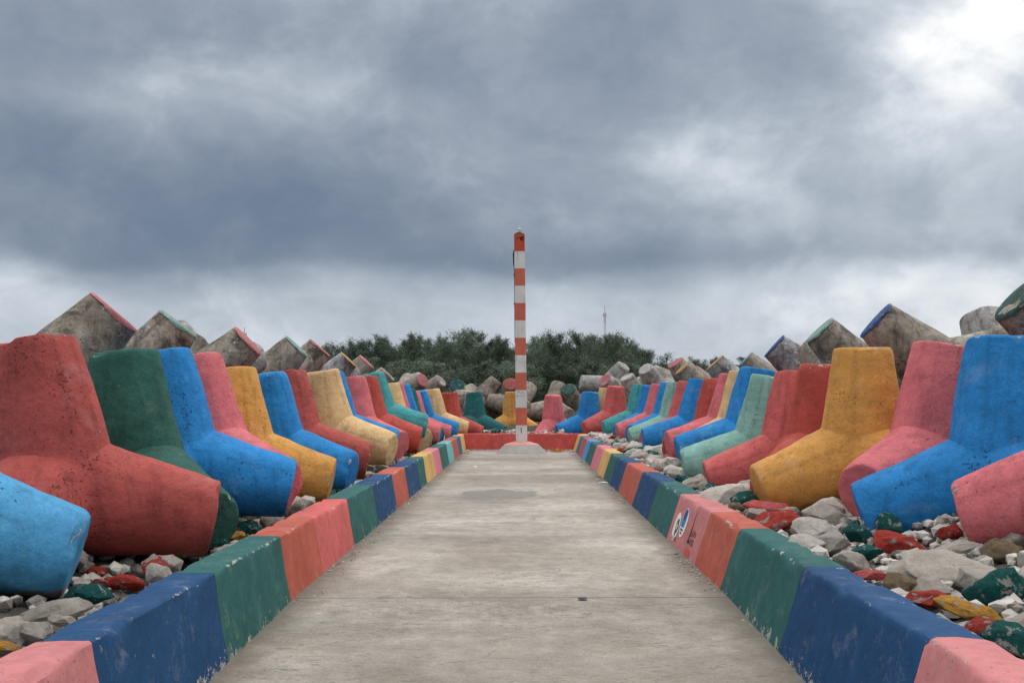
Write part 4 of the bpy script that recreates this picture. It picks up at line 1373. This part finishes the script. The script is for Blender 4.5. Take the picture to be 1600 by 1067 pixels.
# litter on the path
paper = plain('litter_white', (0.75, 0.74, 0.72), 0.7)
dkl = plain('litter_dark', (0.06, 0.06, 0.062), 0.7)
def scrap(u, v, w, mat, label, name='litter'):
    p = Pz(u, v, 0.004)
    pts = []
    n = 9
    for i in range(n):
        a = 6.28318 * i / n
        pts.append((math.cos(a) * w * rng.uniform(0.7, 1.1), math.sin(a) * w * 0.6 * rng.uniform(0.6, 1.1)))
    V = [(x, y, 0.003 + rng.uniform(0, 0.008)) for x, y in pts] + [(x * 0.9, y * 0.9, 0.012 + rng.uniform(0, 0.010)) for x, y in pts]
    F = [tuple(range(n, 2 * n))] + [(i, (i + 1) % n, n + (i + 1) % n, n + i) for i in range(n)]
    o = mesh_obj(name, V, F, mat, loc=(p.x, p.y, path_z(p.y)))
    tag(o, label, 'litter', 'scraps lying on the path')
scrap(911, 936, 0.05, dkl, 'dark flat scrap on the slab joint')
scrap(840, 706, 0.11, paper, 'white scrap in front of the pole base')
scrap(741, 729.5, 0.08, paper, 'white scrap on the slabs towards the plain kerb')
scrap(942, 754, 0.09, paper, 'white crumpled scrap at the foot of the logo kerb')
scrap(935, 745, 0.06, dkl, 'dark scrap at the foot of the logo kerb')
scrap(727, 711, 0.10, paper, 'white scrap at the foot of the plain kerb near end wall')
scrap(897, 709, 0.10, paper, 'white scrap in the corner of logo kerb and end wall')
scrap(1018, 1057, 0.012, paper, 'tiny white fleck on the bare slab, away from kerbs')

# ------------------------------------------------------------------ trees
def leaf_mat(name, a, b_):
    k = NT(name)
    v = k.objvec()
    f = k.noise(v, 0.5, 4, 0.6)
    c = k.mix(k.ramp(f, [(0.3, 0.0), (0.7, 1.0)]), a, b_)
    c = k.mix(1.0, c, k.ramp(k.noise(v, 3.0, 3), [(0.25, 0.6), (0.75, 1.4)]), 'MULTIPLY')
    c = k.mix(1.0, c, k.ramp(k.rnd, [(0, 0.6), (1, 1.3)]), 'MULTIPLY')
    k.finish(c, 0.75, None, 0.2)
    k.b.inputs['Subsurface Weight'].default_value = 0.0
    return k.m
LEAF = leaf_mat('casuarina_leaf_hazed', (0.118, 0.155, 0.112), (0.165, 0.20, 0.135))  # leaf green lightened, some haze of the air mixed into the colour
LEAF2 = leaf_mat('broad_leaf', (0.042, 0.066, 0.032), (0.07, 0.10, 0.045))
BARK = plain('bark', (0.10, 0.085, 0.07), 0.9, 0.3, 3)

def casuarina(seed, h, w, ntuft, lean=0.0, sparse=1.0):
    rr = random.Random(seed)
    nr = np.random.RandomState(seed)
    bm = bmesh.new()
    pts, rad = [], []
    for i in range(8):
        t = i / 7
        pts.append((lean * t * t * h * 0.2 + 0.08 * math.sin(t * 5 + seed), 0.08 * math.cos(t * 4 + seed), t * h * 0.93))
        rad.append(0.17 * (1 - t) ** 0.8 * (h / 9) + 0.015)
    tube(bm, pts, rad, 7)
    tips = []
    nl = rr.randint(26, 34)
    for i in range(nl):
        t = 0.14 + 0.84 * (i + rr.random()) / nl
        bz = t * h * 0.93
        bx = lean * t * t * h * 0.2
        az = i * 2.4 + rr.uniform(-0.5, 0.5)
        prof = (1 - t) ** 0.62 * (0.55 + 0.45 * min(1, t / 0.25))
        L = w * prof * rr.uniform(0.5, 1.35) + 0.25
        rise = rr.uniform(0.35, 1.15) * L
        q = [(bx, 0, bz)]
        for j in range(1, 5):
            s_ = j / 4
            q.append((bx + math.cos(az) * L * s_, math.sin(az) * L * s_, bz + rise * s_ ** 1.4 - 0.05 * L * s_ * s_))
        tube(bm, q, [0.05, 0.04, 0.03, 0.02, 0.008], 4)
        for j in range(1, 5):
            p0 = Vector(q[j]); d0 = (p0 - Vector(q[j - 1])).normalized()
            for kq in range(3):
                d1 = (d0 + Vector((rr.gauss(0, 0.55), rr.gauss(0, 0.55), rr.gauss(0.15, 0.5)))).normalized()
                l1 = (0.18 + 0.20 * L) * rr.uniform(0.5, 1.2)
                tips.append((p0 + d1 * l1, 0.13 + 0.15 * L, d1))
    tips.append((Vector(pts[-1]) + Vector((0, 0, 0.1)), 0.22, Vector((0, 0, 1))))
    tips.append((Vector(pts[-2]), 0.3, Vector((0, 0, 1))))
    trunk = bpy.data.meshes.new('trunk'); bm.to_mesh(trunk); bm.free()
    trunk.materials.append(BARK)
    # wispy plumes of thin needles swept along the branch ends
    n = ntuft
    wts = np.array([t_[1] ** 1.6 for t_ in tips]); wts /= wts.sum()
    idx = nr.choice(len(tips), n, p=wts)
    cen = np.array([tuple(t_[0]) for t_ in tips])[idx]
    rs = np.array([t_[1] for t_ in tips])[idx]
    dirs = np.array([tuple(t_[2].normalized()) for t_ in tips])[idx]
    along = nr.uniform(-0.9, 1.0, n)[:, None]
    p = cen + dirs * along * (rs[:, None] * 0.9) + nr.normal(0, 1, (n, 3)) * (rs[:, None] * np.array([0.55, 0.55, 0.5]))
    d = dirs * 0.55 + nr.normal(0, 0.55, (n, 3)); d[:, 2] += 0.15
    d /= np.linalg.norm(d, axis=1)[:, None]
    ln = nr.uniform(0.14, 0.38, n)
    sd = np.cross(d, nr.normal(0, 1, (n, 3))); sd /= np.linalg.norm(sd, axis=1)[:, None]
    wd = nr.uniform(0.008, 0.021, n)
    a = p - sd * wd[:, None]
    b = p + sd * wd[:, None]
    c_ = p + d * ln[:, None]
    c_[:, 2] -= ln * 0.12
    e = p + d * (ln * 0.55)[:, None] + sd * (wd * 1.2)[:, None]
    V = np.stack([a, b, e, c_], 1).reshape(-1, 3)
    F = np.arange(4 * n).reshape(-1, 4)
    crown = bpy.data.meshes.new('crown')
    crown.from_pydata(V.tolist(), [], F.tolist())
    crown.materials.append(LEAF)
    return trunk, crown

CASU = [casuarina(1, 9.0, 2.3, 26000), casuarina(2, 9.0, 2.7, 29000), casuarina(3, 9.0, 2.0, 23000, 0.5), casuarina(4, 9.0, 2.9, 30000, -0.4), casuarina(5, 9.0, 2.4, 26000, 0.3)]
THIN = casuarina(9, 9.0, 1.0, 4000, 0.2)
tn = [0]
def tree(u, vtop, d, kind, label, wscale=1.0, group='trees beyond the end of the path'):
    top = P(u, vtop, d)
    zb = -1.2
    h = top.z - zb
    r0 = empty('tree', (top.x, d, zb))
    s_ = h / 9.0
    r0.scale = (s_ * wscale, s_ * wscale, s_)
    r0.rotation_euler = (0, 0, rng.uniform(0, 6.28))
    tag(r0, label, 'tree', group)
    me = kind if isinstance(kind, tuple) else CASU[kind]
    t_ = bpy.data.objects.new('trunk', me[0]); link(t_, r0)
    c_ = bpy.data.objects.new('crown', me[1]); link(c_, r0)
    return r0
GL = 'dark feathery tree in the dense grove beyond the end wall'
# the grove, front and back ranks, with its uneven top line
front = [(512, 540, 76), (536, 543, 72), (560, 536, 80), (585, 531, 74), (612, 529, 82), (640, 524, 76), (664, 528, 82), (688, 530, 74), (712, 526, 80), (760, 528, 74),
         (786, 531, 82), (812, 536, 76), (838, 527, 80), (862, 524, 74), (886, 530, 82), (930, 528, 80), (957, 524, 76), (980, 531, 80), (1000, 545, 76)]
for i, (u, v_, d) in enumerate(front):
    tree(u, v_ + rng.uniform(-5, 11), d, i % 5, GL, rng.uniform(0.7, 1.0))
for (u, v_, d, kd, lab) in ((738, 510, 84, 1, 'tallest bushy tree of the grove, standing beside the pole'),
                            (905, 517, 84, 2, 'slender high-topped tree of the grove below the mast'),
                            (964, 521, 84, 4, 'feathery tree closing the grove on the mast side')):
    tree(u, v_, d, kd, lab, 1.1)
back_r = [(524, 548, 92), (552, 545, 95), (580, 543, 92), (606, 540, 96), (632, 538, 92), (660, 540, 96), (690, 538, 92), (720, 536, 96), (750, 538, 92), (778, 542, 96), (806, 545, 92),
          (835, 540, 96), (862, 538, 92), (890, 540, 96), (920, 538, 92), (948, 540, 96), (975, 545, 92), (996, 556, 96)]
for i, (u, v_, d) in enumerate(back_r):
    tree(u, v_, d, (i + 2) % 5, 'dark feathery tree in the rear rank of the grove', 1.25)
low_r = [(520, 570, 66), (545, 566, 68), (572, 562, 66), (600, 566, 68), (628, 560, 66), (657, 566, 68), (686, 560, 66), (716, 566, 68), (745, 560, 66), (775, 568, 68), (806, 562, 66), (836, 568, 68),
         (866, 562, 66), (896, 568, 68), (925, 562, 66), (952, 566, 68), (978, 564, 66), (1000, 574, 68)]
for i, (u, v_, d) in enumerate(low_r):
    tree(u, v_, d, (i + 1) % 5, 'low bushy tree along the front edge of the grove', 1.5)
SPIRE = casuarina(11, 9.0, 1.35, 12000, 0.2)
for (u, v_, d) in ((560, 531, 73), (604, 526, 78), (652, 520, 73), (690, 524, 79), (782, 527, 73), (836, 523, 78), (872, 519, 73), (935, 522, 78), (950, 520, 72), (984, 526, 78), (528, 537, 78)):
    tree(u, v_ - 4, d, SPIRE, 'narrow pointed tree standing up out of the grove', rng.uniform(0.8, 1.2))
tree(1011, 541, 78, THIN, 'thin wispy tree at the open end of the grove')
tree(1034, 548, 82, THIN, 'lone thin tree standing apart from the grove', 1.4)
tree(1031, 566, 84, 2, 'small bushy tree at the foot of the lone thin tree', 0.9)
tree(507, 530, 70, THIN, 'thin leaning tree beside the pink-ended bare tetrapod', 1.1)
tree(1082, 560, 120, 3, 'distant round tree past the pink-ended tetrapod', 0.9)
tree(1100, 566, 118, 1, 'distant low tree beside the ochre-ended tetrapod', 1.1)
tree(1117, 556, 112, 0, 'distant tree rising behind the ochre-ended tetrapod', 0.8)
tree(1048, 575, 110, 4, 'distant low tree right behind the tan tetrapods', 1.2)
tree(1140, 572, 116, 2, 'distant low tree between ochre-ended tetrapod and palm', 1.2)

# coconut palm
def palm(u, v_, d, label):
    top = P(u, v_, d)
    zb = -1.2
    r0 = empty('palm_tree', (top.x, d, zb))
    tag(r0, label, 'palm')
    bm = bmesh.new()
    hh = top.z - zb - 1.0
    tube(bm, [(0.3 * math.sin(t * 2), 0, hh * t) for t in frange(0, 1, 8)], [0.22, 0.19, 0.17, 0.16, 0.15, 0.14, 0.13, 0.12], 8)
    bm_obj('trunk', bm, BARK, r0, smooth=True)
    cx = 0.3 * math.sin(2)
    rr = random.Random(4)
    for i in range(17):
        az = i * 2.4
        L = rr.uniform(1.8, 2.4)
        el = rr.uniform(0.0, 1.25)
        V, F = [], []
        ns = 16
        pts = []
        for j in range(ns + 1):
            s_ = j / ns
            ho = L * s_ * math.cos(el) + 0.25 * L * s_ * s_ * math.sin(el)
            ve = L * s_ * math.sin(el) - (0.75 - 0.2 * math.sin(el)) * L * s_ * s_ * 0.8
            pts.append(Vector((cx + math.cos(az) * ho, math.sin(az) * ho, hh + ve)))
        side = Vector((-math.sin(az), math.cos(az), 0))
        for j in range(1, ns):
            p = pts[j]; nx_ = (pts[j + 1] - pts[j]).normalized()
            ll = 0.62 * math.sin(math.pi * (0.12 + 0.85 * j / ns)) + 0.1
            for sg in (-1, 1):
                b0 = len(V)
                tip = p + side * sg * ll * 0.75 + nx_ * ll * 0.55 + Vector((0, 0, -0.35 * ll))
                V += [p - nx_ * 0.035, p + nx_ * 0.05, tip + nx_ * 0.02, tip]
                F.append((b0, b0 + 1, b0 + 2, b0 + 3))
            b0 = len(V)
            V += [p + side * 0.02, p - side * 0.02, pts[j + 1] - side * 0.02, pts[j + 1] + side * 0.02]
            F.append((b0, b0 + 1, b0 + 2, b0 + 3))
        mesh_obj('frond', V, F, LEAF2, r0)
    return r0
palm(1157, 556, 105, 'coconut palm showing between two bare tetrapods')
palm(1119, 560, 125, 'farther palm crown just past the ochre-ended tetrapod')

# ------------------------------------------------------------------ lattice mast far behind the grove
def mast(u, vtop, d, w, label, bands=True):
    top = P(u, vtop, d)
    zb = -1.2
    r0 = empty('lattice_mast', (top.x, d, zb))
    tag(r0, label, 'mast')
    hh = top.z - zb
    ma = plain('mast_red_hazed', (0.42, 0.33, 0.36), 0.6)  # mast paints paled: the fading with distance is put into the colour
    mb = plain('mast_white_hazed', (0.62, 0.64, 0.66), 0.6)
    nb = 9
    body = hh * 0.93
    for q in range(nb):
        z0, z1 = body * q / nb, body * (q + 1) / nb
        bm = bmesh.new()
        rr = w * 0.13
        for (a, b_) in ((-1, -1), (1, -1), (1, 1), (-1, 1)):
            tube(bm, [(a * w / 2, b_ * w / 2, z0), (a * w / 2, b_ * w / 2, z1)], rr, 4)
        ns = 4
        for j in range(ns):
            za, zc_ = z0 + (z1 - z0) * j / ns, z0 + (z1 - z0) * (j + 1) / ns
            for (a, b_) in (((-1, -1), (1, -1)), ((1, -1), (1, 1)), ((1, 1), (-1, 1)), ((-1, 1), (-1, -1))):
                tube(bm, [(a[0] * w / 2, a[1] * w / 2, za), (b_[0] * w / 2, b_[1] * w / 2, zc_)], rr * 0.7, 4)
                tube(bm, [(a[0] * w / 2, a[1] * w / 2, za), (b_[0] * w / 2, b_[1] * w / 2, za)], rr * 0.6, 4)
        bm_obj('lattice_section', bm, ma if q % 2 == 0 else mb, r0)
    bm = bmesh.new()
    tube(bm, [(0, 0, body), (0, 0, hh)], w * 0.16, 5)
    bm_obj('antenna', bm, ma, r0)
    for k_ in range(3):
        bm = bmesh.new()
        a = k_ * 2.094 + 0.5
        bmesh.ops.create_cube(bm, size=1, matrix=Matrix.Translation((math.cos(a) * w * 0.9, math.sin(a) * w * 0.9, body * 0.985)) @ Matrix.Rotation(a, 4, 'Z') @ Matrix.Diagonal((w * 0.25, w * 0.5, w * 2.2, 1)))
        tube(bm, [(0, 0, body * 0.985), (math.cos(a) * w * 0.85, math.sin(a) * w * 0.85, body * 0.985)], w * 0.08, 4)
        bm_obj('antenna_panel', bm, mb, r0)
mast(945, 478, 330, 0.55, 'far lattice mast above the grove, red and white paled by painted-in haze')
mast(382, 512, 360, 0.8, 'far mast tip just past the mottled pink-ended tetrapod')
